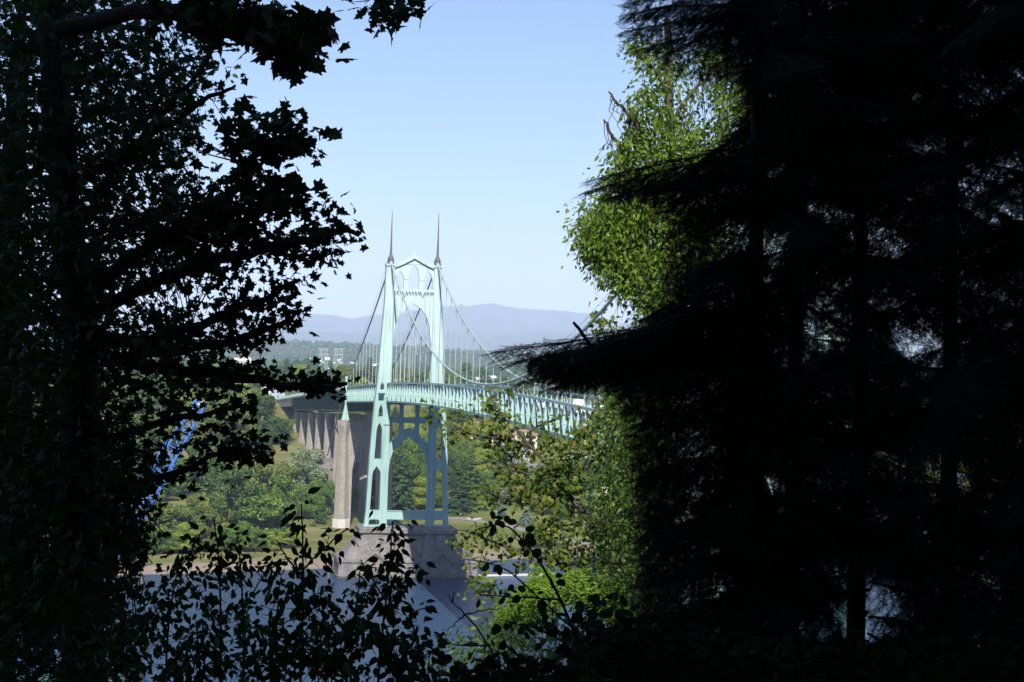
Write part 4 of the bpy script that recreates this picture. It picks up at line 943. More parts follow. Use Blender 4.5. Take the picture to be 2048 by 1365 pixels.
# floating boom / dock right of the pier
def onwater(px, py):
    lo, hi_ = 100, 1200
    for _ in range(50):
        mm = (lo+hi_)/2
        if at(px, py, mm).z > 0: lo = mm
        else: hi_ = mm
    return at(px, py, lo)
a, b_ = onwater(955, 1153), onwater(1110, 1150)
fd = thing('floating_dock', 'low pale floating dock lying on the river right of the tower pier', 'dock', (a.x, a.y, 0))
v = b_-a; m = MB(); m.bar((0, 0, .25), (v.x, v.y, .25), 2.2, .45); m.obj('deck', PALEW, fd)
for k in range(7):
    q = v*(k/6); m = MB(); m.tube([(q.x, q.y, -2), (q.x, q.y, 2.2)], .16, 6); m.obj('post', WOOD, fd)
# small white boat with a blue cover on the beach
pb, db = hit(1124, 1106); BLUE = ramp_mat('blue_tarp', [(.03, .10, .42), (.05, .16, .55)], .6, 2)
bt = thing('small_boat', 'small white motorboat with a blue cover pulled up on the right beach', 'boat', (pb.x, pb.y, pb.z+.35), None, 1.0)
m = MB(); vs = []; n_ = 9
for k in range(n_):
    f = k/(n_-1); w_ = 1.15*math.sin(min(1, (1-f)*1.35)*math.pi/2)+.03; x = -2.8+5.8*f; kz = .35*f**3
    vs += [(x, -w_, .95+.25*f), (x, -w_*.75, .2+kz), (x, 0, kz-.05), (x, w_*.75, .2+kz), (x, w_, .95+.25*f)]
fs = [(5*i+k, 5*i+k+1, 5*i+6+k, 5*i+5+k) for i in range(n_-1) for k in range(4)]+[(5*i+4, 5*i, 5*i+5, 5*i+9) for i in range(n_-1)]+[(0, 4, 3, 2, 1), (40, 41, 42, 43, 44)]
m.add(vs, fs); m.obj('hull', WHITE, bt)
m = MB(); m.box((-.4, 0, 1.45), (1.8, 1.5, .9), 0, .75); m.obj('cabin', WHITE, bt); m = MB(); m.box((-1.2, 0, 2.15), (2.6, 2.0, .5), 0, .6); m.obj('cover', BLUE, bt)
m = MB(); m.box((-3.0, 0, .8), (.35, .4, 1.1)); m.obj('outboard_motor', STEEL_D, bt)
# blue lattice crane on a barge (mostly behind the left branches)
CR = ramp_mat('blue_crane_paint', [(.06, .17, .48), (.10, .25, .60)], .45, .8)
bfoot = at(92, 1290, 400); base = onwater(118, 1340)
cr = thing('barge_crane', 'bright blue lattice boom crane on a river barge behind the left branches', 'crane', (bfoot.x, bfoot.y, 0), None, -YAW)
ya = Vector((0, 0, 0)); tip = at(402, 806, 415)-Vector((bfoot.x, bfoot.y, 0)); ft = Vector((0, 0, 5))
inv = Matrix.Rotation(YAW, 3, 'Z'); tip = inv@tip
m = MB(); m.box((0, 0, .6), (42, 16, 2.4)); m.box((0, 0, 1.95), (41, 15, .3)); m.obj('barge_hull', STEEL_D, cr)
m = MB(); m.lathe([(2.6, 2.1), (2.6, 3.4), (3.2, 3.6)], 16, (-2, 0, 0)); m.box((-3.5, 0, 5.6), (8, 4.4, 4)); m.obj('machine_house', CR, cr)
m = MB(); m.box((1.6, -2.6, 5.2), (2.2, 1.8, 2.8)); cab_ = m.obj('cab', CR, cr); m = MB(); m.box((2.3, -2.6, 5.6), (.9, 1.84, 1.3)); m.obj('cab_window', GLASS, cab_)
ax = (tip-ft).normalized(); sx = Vector((0, 1, 0)); sx = (sx-ax*sx.dot(ax)).normalized(); uy = ax.cross(sx); Lb = (tip-ft).length
m = MB(); nb = 22
def bw(f): return .9+2.0*math.sin(min(1, f*3.2)*math.pi/2)*(1 if f < .55 else 1-(f-.55)/.45*.72)
def cp(f, i, j): return ft+ax*(Lb*f)+(uy*i+sx*j)*bw(f)/1.15
for i, j in ((1, 1), (1, -1), (-1, 1), (-1, -1)):
    for k in range(nb): m.bar(cp(k/nb, i, j), cp((k+1)/nb, i, j), .34)
for k in range(nb):
    a, b_ = k/nb, (k+1)/nb
    for (i, j), (i2, j2) in (((1, 1), (1, -1)), ((1, -1), (-1, -1)), ((-1, -1), (-1, 1)), ((-1, 1), (1, 1))):
        m.bar(cp(a, i, j), cp(b_, i2, j2) if k % 2 else cp(b_, i, j), .2); m.bar(cp(a, i2, j2), cp(b_, i, j), .2); m.bar(cp(b_, i, j), cp(b_, i2, j2), .16)
m.obj('boom', CR, cr)
m = MB(); m.lathe([(.9, -.5), (.9, .5)], 12, tuple(tip)); m.obj('sheave', WHITE, cr)
m = MB(); m.bar((-5, -2, 7.6), (-9, -1, 15), .4); m.bar((-5, 2, 7.6), (-9, 1, 15), .4); m.bar((-9, 0, 15), (-7, 0, 7.6), .35); m.obj('gantry', CR, cr)
m = MB(); m.tube([(-9, 0, 15), tuple(ft.lerp(tip, .97))], .08, 5); m.obj('pendant_cable', STEEL_D, cr)

# ------------------------------------------------------------------ traffic on the bridge
TYRE = ramp_mat('tyre_rubber', [(.015, .015, .015), (.03, .03, .03)], .9, 4)
def paint(n, c): return ramp_mat(n, [tuple(k*.9 for k in c), c], .25, .5, spec=.6)
PW, PB_, PS, PR = paint('white_car_paint', (.75, .75, .74)), paint('navy_car_paint', (.02, .04, .16)), paint('silver_car_paint', (.4, .42, .44)), paint('red_car_paint', (.4, .03, .03))
RL = bpy.data.materials.new('tail_light_red'); RL.use_nodes = True; RL.node_tree.nodes['Principled BSDF'].inputs['Base Color'].default_value = (.4, .02, .02, 1)
def car(label, paintm, y, x, heading, kind='car'):
    t = thing('car' if kind == 'car' else 'box_truck', label, 'car' if kind == 'car' else 'truck', (x, y, deck_z(y)-3.49), 'vehicles on the bridge deck', 0 if heading > 0 else math.pi)
    if kind == 'car':
        prof = [(-2.2, .35), (-2.25, .75), (-2.1, .95), (-1.35, 1.0), (-.75, 1.45), (.75, 1.48), (1.35, 1.02), (2.1, .92), (2.25, .6), (2.2, .35)]
        m = MB(); m.prism(prof, 1.75, tf=lambda v: (v[1]*(1 if v[2] < 1.05 else .86), v[0], v[2])); m.obj('body', paintm, t, bevel=.06)
        m = MB(); m.prism([(-1.22, 1.03), (-.72, 1.38), (.72, 1.40), (1.2, 1.05)], 1.79, tf=lambda v: (v[1]*(1 if v[2] < 1.05 else .87), v[0], v[2])); m.obj('side_window', GLASS, t)
        m = MB(); m.prism([(-.62, -1.40), (.62, -1.40), (.52, -.86), (-.52, -.86)], .06, tf=lambda v: (v[0]*1.15, v[2], 1.03+(v[2]+1.40)*.78+v[1])); m.obj('windshield', GLASS, t)
        wx, wr, ws = .8, .32, (-1.35, 1.35)
        for q in (-.65, .65):
            m = MB(); m.box((q, -2.22, .72), (.34, .08, .16)); m.obj('headlight', LAMPG, t); m = MB(); m.box((q, 2.2, .78), (.34, .1, .16)); m.obj('tail_light', RL, t)
    else:
        m = MB(); m.box((0, .8, 2.05), (2.4, 5.4, 2.7)); m.obj('cargo_box', WHITE, t, bevel=.05)
        m = MB(); m.prism([(-4.3, .6), (-4.4, 1.3), (-3.9, 2.3), (-2.1, 2.4), (-2.1, .6)], 2.1, tf=lambda v: (v[1], v[0], v[2])); m.obj('cab', paintm, t, bevel=.06)
        m = MB(); m.box((0, -4.14, 1.85), (1.8, .12, .7)); m.obj('windshield', GLASS, t); m = MB(); m.box((0, -.4, .6), (1.0, 7, .25)); m.obj('chassis', STEEL_D, t)
        wx, wr, ws = .98, .46, (-3.2, 2.0)
    for a_ in (-wx, wx):
        for b2 in ws:
            m = MB(); m.tube([(a_-.12, b2, wr), (a_+.12, b2, wr)], wr, 14); w_ = m.obj('wheel', TYRE, t); m = MB(); m.tube([(a_-.14, b2, wr), (a_+.14, b2, wr)], wr*.55, 10); m.obj('rim', PS, w_)
car('white box truck driving on the right side of the deck', PW, -236, 3.2, 1, 'truck')
car('navy blue car on the deck beside the maple leaves', PB_, -278, -1.9, -1)
car('white car on the deck, nearest white one to the navy car', PW, -262, -4.6, 1)
car('white car on the deck behind the box truck', PW, -205, 1.9, -1)
car('silver car on the deck at mid span', PS, -172, -4.4, 1)
car('red car on the deck between mid span and far tower', PR, -118, -2.0, 1)
car('white car on the deck close to the far tower', PW, -52, -4.6, 1)
car('silver car on the deck right of the far tower', PS, -80, 4.6, -1)
# small dark bird in flight
pbird = at(697, 505, 60); bd = thing('bird', 'tiny dark bird flying left of the far tower spire', 'bird', tuple(pbird), None, .6)
BD = ramp_mat('bird_feathers', [(.03, .025, .03), (.06, .05, .05)], .8, 5)
m = MB(); m.tube([(0, -.11, 0), (0, -.07, .01), (0, .0, .012), (0, .07, 0), (0, .14, -.01)], [.008, .022, .030, .018, .006], 8); m.obj('body', BD, bd, smooth=True)
for s in (-1, 1):
    m = MB(); m.add([(s*.02, -.04, .01), (s*.10, -.06, .05), (s*.19, .0, .07), (s*.10, .03, .045), (s*.02, .05, .01), (s*.02, -.04, .0), (s*.10, -.06, .044), (s*.19, .0, .066), (s*.10, .03, .04), (s*.02, .05, .0)], [(0, 1, 2, 3, 4), (9, 8, 7, 6, 5), (0, 5, 6, 1), (1, 6, 7, 2), (2, 7, 8, 3), (3, 8, 9, 4), (4, 9, 5, 0)]); m.obj('wing', BD, bd)

# ------------------------------------------------------------------ near foliage templates
def halfleaf(h, droop=.18, fold=.22):
    V_ = [(x, y, -droop*x*x-fold*y) for x, y in h]+[(x, -y, -droop*x*x-fold*y) for x, y in h]
    n = len(h); return V_, [tuple(range(n)), tuple(range(2*n-1, n-1, -1))]
MAPLE = halfleaf([(.10, 0), (-.05, .26), (.0, .43), (.17, .33), (.27, .35), (.33, .60), (.42, .50), (.52, .46), (.52, .24), (.66, .31), (.74, .15), (1.0, 0)])
OVATE = halfleaf([(0, 0), (.10, .15), (.30, .26), (.55, .22), (.80, .09), (1.0, 0)], .35, .25)
ROUNDL = halfleaf([(0, 0), (.05, .28), (.3, .44), (.6, .42), (.85, .22), (1.0, 0)], .15, .15)
LANCE = halfleaf([(0, 0), (.2, .09), (.5, .12), (.8, .06), (1.0, 0)], .4, .1)
nd = []; ndf = []
def tri(a, b_, c_): n = len(nd); nd.extend([a, b_, c_]); ndf.append((n, n+1, n+2))
rn = random.Random(5)
tri((0, -.012, 0), (0, .012, 0), (1.0, 0, .0)); tri((0, 0, -.012), (0, 0, .012), (1.0, 0, .0))
for k in range(15):
    x = .04+.94*k/15
    for s in (-1, 1):
        ln = (.20 if x < .8 else .15)*rn.uniform(.85, 1.1); a = rn.uniform(.75, 1.15); zt = rn.uniform(-.25, .6)
        tri((x-.016, 0, 0), (x+.016, 0, 0), (x+ln*math.cos(a), s*ln*math.sin(a), ln*.35*zt))
TWIG = (nd, ndf)
def leafN(name, cols, **k): return ramp_mat(name, cols, k.pop('rough', .45), k.pop('scale', .8), 3, spec=k.pop('spec', .35), island=k.pop('island', .7), transl=k.pop('transl', .3))
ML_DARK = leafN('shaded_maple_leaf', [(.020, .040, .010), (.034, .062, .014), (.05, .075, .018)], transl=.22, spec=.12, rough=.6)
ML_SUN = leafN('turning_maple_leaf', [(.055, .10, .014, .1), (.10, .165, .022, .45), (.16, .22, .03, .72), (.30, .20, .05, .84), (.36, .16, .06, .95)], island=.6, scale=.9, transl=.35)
IVY = leafN('sunlit_vine_leaf', [(.06, .12, .012), (.13, .23, .020), (.26, .37, .04)], transl=.4)
BRIGHT = leafN('bright_fern_leaf', [(.09, .18, .014), (.14, .27, .02), (.22, .34, .03)], transl=.4)
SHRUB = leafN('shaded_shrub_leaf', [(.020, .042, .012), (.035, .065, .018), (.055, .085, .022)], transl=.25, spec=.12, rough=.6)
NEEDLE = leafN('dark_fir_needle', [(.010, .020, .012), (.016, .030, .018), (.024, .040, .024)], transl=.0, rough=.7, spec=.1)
DIRV = np.array([FW.x, FW.y, 0])
def inpoly(x, y, poly):
    c = np.zeros(len(x), bool); n = len(poly)
    for i in range(n):
        (x0, y0), (x1, y1) = poly[i], poly[i-1]
        k = ((y0 > y) != (y1 > y)) & (x < (x1-x0)*(y-y0)/(y1-y0+1e-9)+x0); c ^= k
    return c
def atn(px, py, d):
    px, py, d = (np.asarray(a, float) for a in (px, py, d))
    return np.array(CAM)+np.array(FW)*d[:, None]+np.array(RT)*((px-1024)/FPX*d)[:, None]+np.array(UP)*((682.5-py)/FPX*d)[:, None]
def px_of(p):
    v = p-CAM; d = v.dot(FW); return 1024+v.dot(RT)/d*FPX, 682.5-v.dot(UP)/d*FPX
def fill(poly, n, d0, d1, r, holes=()):
    """points spread through a crown: outline given in photo pixels, real depth d0..d1"""
    xs = [p[0] for p in poly]; ys = [p[1] for p in poly]; X_ = []; Y__ = []
    while sum(len(a) for a in X_) < n:
        x = r.uniform(min(xs), max(xs), n*2); y = r.uniform(min(ys), max(ys), n*2); k = inpoly(x, y, poly)
        for hx, hy, rx, ry, pr in holes: k &= ~((((x-hx)/rx)**2+((y-hy)/ry)**2 < 1) & (r.uniform(0, 1, len(x)) < pr))
        X_.append(x[k]); Y__.append(y[k])
    X_ = np.concatenate(X_)[:n]; Y__ = np.concatenate(Y__)[:n]
    return atn(X_, Y__, r.uniform(d0, d1, n))
def poly3(pts, d0, d1=None):
    d1 = d1 or d0; n = len(pts); return [at(p[0], p[1], d0+(d1-d0)*i/max(1, n-1)) for i, p in enumerate(pts)]
def along(pts, n, r, f0=0.):
    P = np.array([tuple(p) for p in pts]); seg = np.linalg.norm(np.diff(P, axis=0), axis=1); cum = np.concatenate([[0], np.cumsum(seg)])
    s = r.uniform(f0, 1, n)*cum[-1]; i = np.clip(np.searchsorted(cum, s)-1, 0, len(seg)-1); f = (s-cum[i])/seg[i]
    return P[i]+(P[i+1]-P[i])*f[:, None]
def smooth(pts, k=3):
    P = [Vector(p) for p in pts]
    for _ in range(k):
        Q_ = [P[0]]
        for a, b_ in zip(P[:-1], P[1:]): Q_ += [a.lerp(b_, .25), a.lerp(b_, .75)]
        Q_.append(P[-1]); P = Q_
        if len(P) > 40: break
    return P
def limb(name, pts, r0, r1, mat, parent, jit=.02, seed=1):
    r = random.Random(seed); P = smooth(pts, 2); P = [p+Vector((r.uniform(-jit, jit), r.uniform(-jit, jit), r.uniform(-jit, jit)))*(0 < i < len(P)-1) for i, p in enumerate(P)]
    n = len(P); m = MB().tube([p-parent.location for p in P], [r0+(r1-r0)*(i/(n-1))**.8 for i in range(n)], 7)
    return m.obj(name, mat, parent, smooth=True)
def sprays(centers, per, rad, size, r, hang=.6):
    """leaf positions, sizes and headings round each twig tip"""
    n = len(centers); C_ = np.repeat(centers, per, 0); off = r.normal(0, 1, C_.shape)*rad*[1, 1, .75]
    P = C_+off; h = off/(np.linalg.norm(off, axis=1)[:, None]+1e-6); h[:, 2] -= hang
    return P, (.5+.7*r.beta(1.6, 1.8, len(P)))*size, h
def leafmesh(name, P, S, Hd, tpl, mat, parent, tilt=.9, up=(-.3*FW.x, -.3*FW.y, .8)):
    rot = rand_rot(len(P), np.tile(up, (len(P), 1)), tilt, Hd*2)
    me = stamp(name, tpl[0], tpl[1], P-np.array(parent.location), S, rot, mat); return link(name, me, parent)
def twigs(name, centers, limbs_pts, mat, parent, r, rad=.006, maxlen=.9, n=4):
    """thin twigs that tie every leaf spray back to a limb"""
    A = np.concatenate([np.array([tuple(q) for q in smooth(p, 2)]) for p in limbs_pts]); m = MB(); loc = np.array(parent.location)
    for c in centers:
        v = A-c; dd = np.linalg.norm(v, axis=1); j = dd.argmin(); e = A[j]
        if dd[j] > maxlen: e = c+(e-c)*maxlen/dd[j]
        mid = (c+e)/2+r.normal(0, .05, 3)*dd[j]; 
        m.tube([e-loc, mid-loc, c-loc], [rad*1.6, rad, rad*.5], n)
    return m.obj(name, mat, parent)
def rootpt(px, d): p = at(px, 700, d); return Vector((p.x, p.y, gz(p.x, p.y)))
r = np.random.default_rng(21)

# ------------------------------------------------------------------ left: big maples in the shade
def maple(label, px, d, trunk_px, limbs, leaves, group='shaded maples at the left', dl=None):
    b0 = rootpt(px, d); t = thing('maple_tree', label, 'tree', tuple(b0), group)
    tp = [b0-Vector((0, 0, .3))]+poly3(trunk_px, d); limb('trunk', tp, .26*d/18, .12, BARK, t, .03)
    lp = []
    for k, (pts, da, db, rr) in enumerate(limbs):
        P = poly3(pts, da, db); lp.append(P); limb('branch', P, rr, rr*.2, BARK, t, .025, k)
    lp.append(tp)
    C_ = []; Pp = []; Sp = []; Hp = []
    for spec in leaves:
        kind, a, n, per, rad, size, da, db = spec[:8]
        c = fill(a, n, da, db, r, spec[8] if len(spec) > 8 else ()) if kind == 'fill' else along(poly3(a, da, db), n, r, spec[8] if len(spec) > 8 else 0.)+r.normal(0, rad*.55, (n, 3))
        if kind == 'limb':
            uv = np.array([px_of(Vector(q)) for q in c]); kp = np.ones(len(c), bool)
            for hx, hy, rx, ry, pr in HL: kp &= ~((((uv[:, 0]-hx)/rx)**2+((uv[:, 1]-hy)/ry)**2 < 1) & (r.uniform(0, 1, len(c)) < pr*.8))
            c = c[kp]
        P, S, Hh = sprays(c, per, rad*.8, size*.86, r); C_.append(c); Pp.append(P); Sp.append(S); Hp.append(Hh)
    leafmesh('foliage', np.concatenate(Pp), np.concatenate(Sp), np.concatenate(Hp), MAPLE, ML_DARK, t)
    twigs('twigs', np.concatenate(C_), lp, BARK, t, r)
    return t
HL = [(330, 600, 70, 26, .85), (340, 570, 30, 50, .6), (300, 825, 60, 16, .8), (388, 825, 30, 34, .96), (352, 890, 48, 48, .93), (300, 950, 40, 30, .75), (262, 1010, 30, 30, .3), (375, 1060, 70, 60, .95), (450, 865, 60, 24, .7), (500, 70, 60, 30, 1), (480, 150, 60, 60, .9), (480, 300, 40, 70, .4), (400, 640, 40, 16, .8), (520, 555, 60, 40, .6), (560, 340, 30, 40, .5), (230, 650, 60, 60, .35), (60, 640, 40, 40, .35), (150, 330, 60, 60, .2), (250, 60, 70, 30, .3), (225, 1060, 40, 30, .4)]
body = [(-60, -40), (330, -20), (345, 90), (410, 100), (430, 140), (405, 200), (400, 270), (410, 330), (390, 390), (410, 440), (460, 470), (440, 520), (450, 560), (400, 600), (350, 640), (400, 690), (480, 740), (460, 775), (360, 800), (360, 850), (300, 880), (270, 940), (235, 1000), (215, 1100), (240, 1180), (280, 1260), (290, 1380), (-60, 1380)]
maple('large dark maple at the left edge, its branches reaching towards the bridge', 165, 17,
      [(170, 1300), (150, 1000), (165, 760), (150, 560), (120, 300), (100, -60)],
      [([(120, 60), (300, 20), (480, 22), (560, 50), (600, 110)], 15, 13, .09), ([(480, 22), (600, 30), (640, 60), (668, 45)], 13.4, 13, .03),
       ([(150, 600), (330, 470), (470, 390), (500, 320), (560, 285), (612, 262)], 17, 16, .08), ([(330, 470), (480, 450), (570, 405), (626, 420)], 16.5, 16, .05),
       ([(160, 640), (350, 540), (520, 500), (640, 478), (690, 455), (722, 468)], 17, 16.5, .08), ([(520, 500), (600, 515), (680, 500)], 16.6, 16.5, .03),
       ([(140, 640), (260, 700), (430, 640), (520, 600), (600, 560)], 17, 17, .08), ([(260, 700), (420, 700), (530, 660), (575, 640), (612, 618)], 17, 17, .06),
       ([(150, 700), (380, 745), (520, 762), (620, 775), (695, 768)], 17, 16, .08), ([(160, 900), (300, 850), (420, 825), (485, 812)], 17, 17, .06),
       ([(160, 990), (260, 975), (370, 940), (450, 895), (530, 905)], 17, 17, .06), ([(140, 480), (260, 300), (360, 190), (425, 105)], 17, 17, .06), ([(130, 380), (300, 270), (450, 180), (470, 170)], 17, 17, .05)],
      [('limb', [(300, 20), (480, 22), (560, 50), (590, 110)], 37, 7, .13, .20, 13.4, 13, .15), ('fill', [(500, 10), (600, 30), (615, 90), (585, 128), (545, 110), (510, 60)], 16, 7, .10, .20, 12.6, 13.6), ('limb', [(600, 30), (640, 60), (668, 45)], 3, 5, .07, .20, 13, 13, 0),
       ('limb', [(300, 480), (470, 390), (500, 320), (560, 285), (612, 262)], 48, 7, .14, 0.143, 16.3, 16, .1), ('fill', [(490, 215), (560, 240), (620, 240), (612, 285), (560, 290), (520, 330), (470, 300)], 12, 7, .12, .2, 15.8, 16.3),
       ('limb', [(330, 470), (480, 450), (570, 405), (626, 420)], 39, 7, .13, 0.151, 16.4, 16, .1), ('fill', [(520, 350), (560, 330), (600, 400), (640, 440), (560, 430), (500, 380)], 7, 7, .11, .21, 15.8, 16.3),
       ('limb', [(350, 540), (520, 500), (640, 478), (690, 455), (722, 468)], 58, 7, .11, 0.101, 16.8, 16.5, 0), ('limb', [(520, 500), (600, 515), (680, 500)], 12, 7, .09, 0.101, 16.6, 16.5, .1),
       ('limb', [(260, 700), (430, 640), (520, 600), (600, 560)], 47, 8, .15, 0.118, 17, 17, .1), ('limb', [(420, 700), (530, 660), (575, 640), (612, 618)], 27, 7, .09, 0.101, 17, 17, .1),
       ('limb', [(380, 742), (520, 750), (620, 765), (682, 766)], 41, 6, .075, 0.109, 16.6, 16, 0), ('limb', [(300, 850), (420, 825), (485, 812)], 27, 7, .12, 0.126, 17, 17, .2),
       ('limb', [(260, 975), (370, 940), (450, 895), (530, 905)], 47, 7, .12, 0.118, 17, 17, .1), ('limb', [(140, 480), (260, 300), (360, 190), (425, 105)], 47, 8, .16, 0.109, 17, 17, .2),
       ('fill', [(425, 600), (520, 590), (470, 660), (540, 730), (440, 700)], 16, 7, .14, 0.118, 16.8, 17.4),
       ('fill', body, 640, 9, .22, .14, 15.5, 19, HL)])
maple('second dark maple of smaller leaves filling the far left, behind the large one', -20, 23,
      [(-10, 1300), (20, 900), (10, 500), (40, 100)],
      [([(20, 600), (200, 480), (400, 380)], 23, 23, .08), ([(15, 800), (160, 700), (380, 660)], 23, 22, .08), ([(20, 950), (150, 900), (330, 900)], 23, 22, .07), ([(20, 400), (200, 200), (380, 130)], 23, 23, .07)],
      [('fill', body, 900, 10, .26, .11, 20, 25, HL), ('fill', [(190, 1000), (285, 985), (275, 1060), (262, 1150), (190, 1150)], 60, 9, .16, .12, 17, 19), ('fill', [(-60, -40), (230, -40), (250, 300), (210, 600), (230, 900), (190, 1000), (-60, 1000)], 420, 10, .26, .12, 19, 24), ('fill', [(-60, 880), (190, 850), (215, 1000), (190, 1100), (240, 1200), (-60, 1380)], 380, 10, .25, .13, 18, 24)])
# overhanging tip from a tree outside the frame, top centre
b0 = rootpt(1200, -3); t = thing('maple_branch_tree', 'maple whose dark leaf tip hangs into the top of the view left of centre', 'tree', tuple(b0), None)
P = [b0, b0+Vector((0, 0, 6)), at(900, -160, 9), at(740, -30, 10), at(775, 25, 10), at(815, 40, 10)]
limb('trunk', [b0-Vector((0, 0, .3)), b0+Vector((.1, 0, 4)), b0+Vector((0, .2, 12))], .22, .12, BARK, t)
limb('branch', [b0+Vector((0, 0, 5))]+P[2:], .06, .012, BARK, t, .01)
c = np.concatenate([fill([(690, -12), (742, -10), (752, 18), (712, 14)], 3, 9.8, 10.2, r), fill([(735, -10), (830, -10), (835, 12), (800, 30), (795, 72), (768, 66), (760, 25)], 16, 9.8, 10.2, r)])
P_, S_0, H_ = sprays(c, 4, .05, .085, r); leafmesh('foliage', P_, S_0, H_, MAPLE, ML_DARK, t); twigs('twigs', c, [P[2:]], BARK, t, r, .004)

# ------------------------------------------------------------------ bottom: shaded saplings in front of the river
def sapling(label, stems, d, leafs, size=.054, tpl=OVATE, mat=SHRUB, name='sapling', cat='sapling', group='saplings along the bottom of the view', r0=.012, per=4):
    b0 = rootpt(stems[0][0][0], d); t = thing(name, label, cat, tuple(b0), group)
    C_ = []; lp = []
    for k, (pts) in enumerate(stems):
        P = poly3(pts, d, d*1.02)
        if k == 0: P = [b0+Vector((0, 0, -.1))]+P
        else: P = [b0+Vector((r.uniform(-.1, .1), r.uniform(-.1, .1), -.1))]+P if pts[0][1] > 1300 else P
        lp.append(P); limb('stem', P, r0*(.75 if k == 0 else .4), .0025, BARK, t, .004, k)
        Lpx = sum(math.dist(a, b_) for a, b_ in zip(pts[:-1], pts[1:])); n = int(Lpx/11.5*leafs)
        Q_ = along(poly3(pts, d, d*1.02), n, r)
        if pts[0][1] > 1300: Q_ = np.concatenate([Q_, along(poly3(pts[:3], d, d*1.01), int(n*.7), r)]); n = len(Q_)
        # side twigs, longer lower down
        zt = max(q.z for q in P); zb = min(at(0, 1365, d).z, zt-.05)
        f = np.clip((zt-Q_[:, 2])/(zt-zb), 0, 1)
        off = r.normal(0, 1, (n, 3)); off[:, 2] *= .45; off /= np.linalg.norm(off, axis=1)[:, None]
        Q2 = Q_+off*(.02+.17*f*r.uniform(.2, 1, n))[:, None]; C_.append(Q2)
    c = np.concatenate(C_); P_, S_1, H_ = sprays(c, per, .032, size, r, .9)
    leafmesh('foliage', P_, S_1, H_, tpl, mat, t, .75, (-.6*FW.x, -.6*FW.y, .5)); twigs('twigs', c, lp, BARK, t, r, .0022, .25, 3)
    return t
sapling('shaded sapling with pointed leaves, its top against the left beach', [[(440, 1372), (442, 1250), (436, 1110), (428, 1035)], [(442, 1250), (400, 1190), (372, 1150)]], 8.2, 1.1)
sapling('shaded sapling just left of the tallest one, topping out over the left thicket', [[(488, 1372), (486, 1220), (478, 1100), (474, 1062)], [(486, 1220), (520, 1160), (545, 1120)]], 8.8, 1.1)
sapling('tallest shaded sapling, its bare leader rising over the park lawn', [[(600, 1372), (606, 1200), (604, 1080), (603, 1008)], [(606, 1140), (650, 1092), (694, 1058)], [(606, 1220), (640, 1190), (668, 1168)], [(604, 1160), (570, 1110), (552, 1080)]], 7.6, .95)
sapling('shaded sapling between the tallest one and the pier', [[(700, 1372), (704, 1260), (716, 1180), (722, 1130)], [(704, 1260), (668, 1220), (650, 1190)]], 8.4, 1.0)
sapling('shaded sapling in front of the concrete tower pier', [[(752, 1372), (768, 1240), (778, 1120), (786, 1042)], [(768, 1240), (800, 1170), (836, 1128)], [(770, 1200), (738, 1150), (722, 1120)]], 7.8, 1.15)
sapling('low thin sapling right of the pier one, a few leaves over open water', [[(850, 1372), (846, 1320), (828, 1270), (820, 1225), (858, 1216)], [(846, 1320), (880, 1290), (896, 1280)]], 8.4, .7)
sapling('shaded leafy shrub filling the lower left beside the maple trunk', [[(330, 1372), (335, 1260), (350, 1150), (372, 1095)], [(335, 1260), (300, 1200), (285, 1150)], [(350, 1150), (385, 1100), (402, 1065)]], 9.2, 1.1, .06)
sapling('shaded shrub low in the corner below the left crown', [[(250, 1372), (255, 1290), (245, 1210)], [(255, 1290), (290, 1240), (330, 1220)], [(250, 1330), (210, 1260)]], 9.6, 1.3, .06)
sapling('dense low shrub at the bottom between the left and middle saplings', [[(540, 1372), (545, 1300), (552, 1230), (560, 1165)], [(545, 1300), (510, 1250)], [(545, 1330), (585, 1280)]], 7.2, 1.15, .06)
sapling('dense low shrub at the bottom below the pier', [[(650, 1372), (655, 1310), (660, 1250)], [(655, 1310), (690, 1270), (730, 1262)], [(655, 1340), (610, 1290)]], 7.0, 1.3, .06)
sapling('dense low shrub at the bottom right of the pier sapling', [[(800, 1372), (806, 1330), (800, 1270)], [(806, 1330), (770, 1290)], [(806, 1345), (850, 1310), (870, 1300)]], 7.1, 1.15, .06)
sapling('leafy shrub low at the left of the sapling row', [[(400, 1372), (398, 1310), (390, 1240)], [(398, 1310), (430, 1270)], [(398, 1330), (350, 1300)]], 7.4, 1.3, .06)
# thin twig with bare lichened ends over the water
b0 = rootpt(1000, 8.6); t = thing('bare_shrub', 'pale bare twiggy shrub end over the water left of the dark hazel', 'shrub', tuple(b0), None)
lpx = [[(1010, 1380), (980, 1290), (930, 1230), (905, 1205), (893, 1188)], [(930, 1230), (905, 1250), (893, 1262)], [(905, 1205), (906, 1190), (914, 1182)], [(980, 1290), (915, 1295), (890, 1280), (886, 1258)], [(930, 1230), (960, 1222), (1000, 1218)]]
for k, q in enumerate(lpx): limb('twig', poly3(q, 8.6) if k else [b0]+poly3(q, 8.6), .008 if k == 0 else .005, .0015, BARKL, t, .006, k)

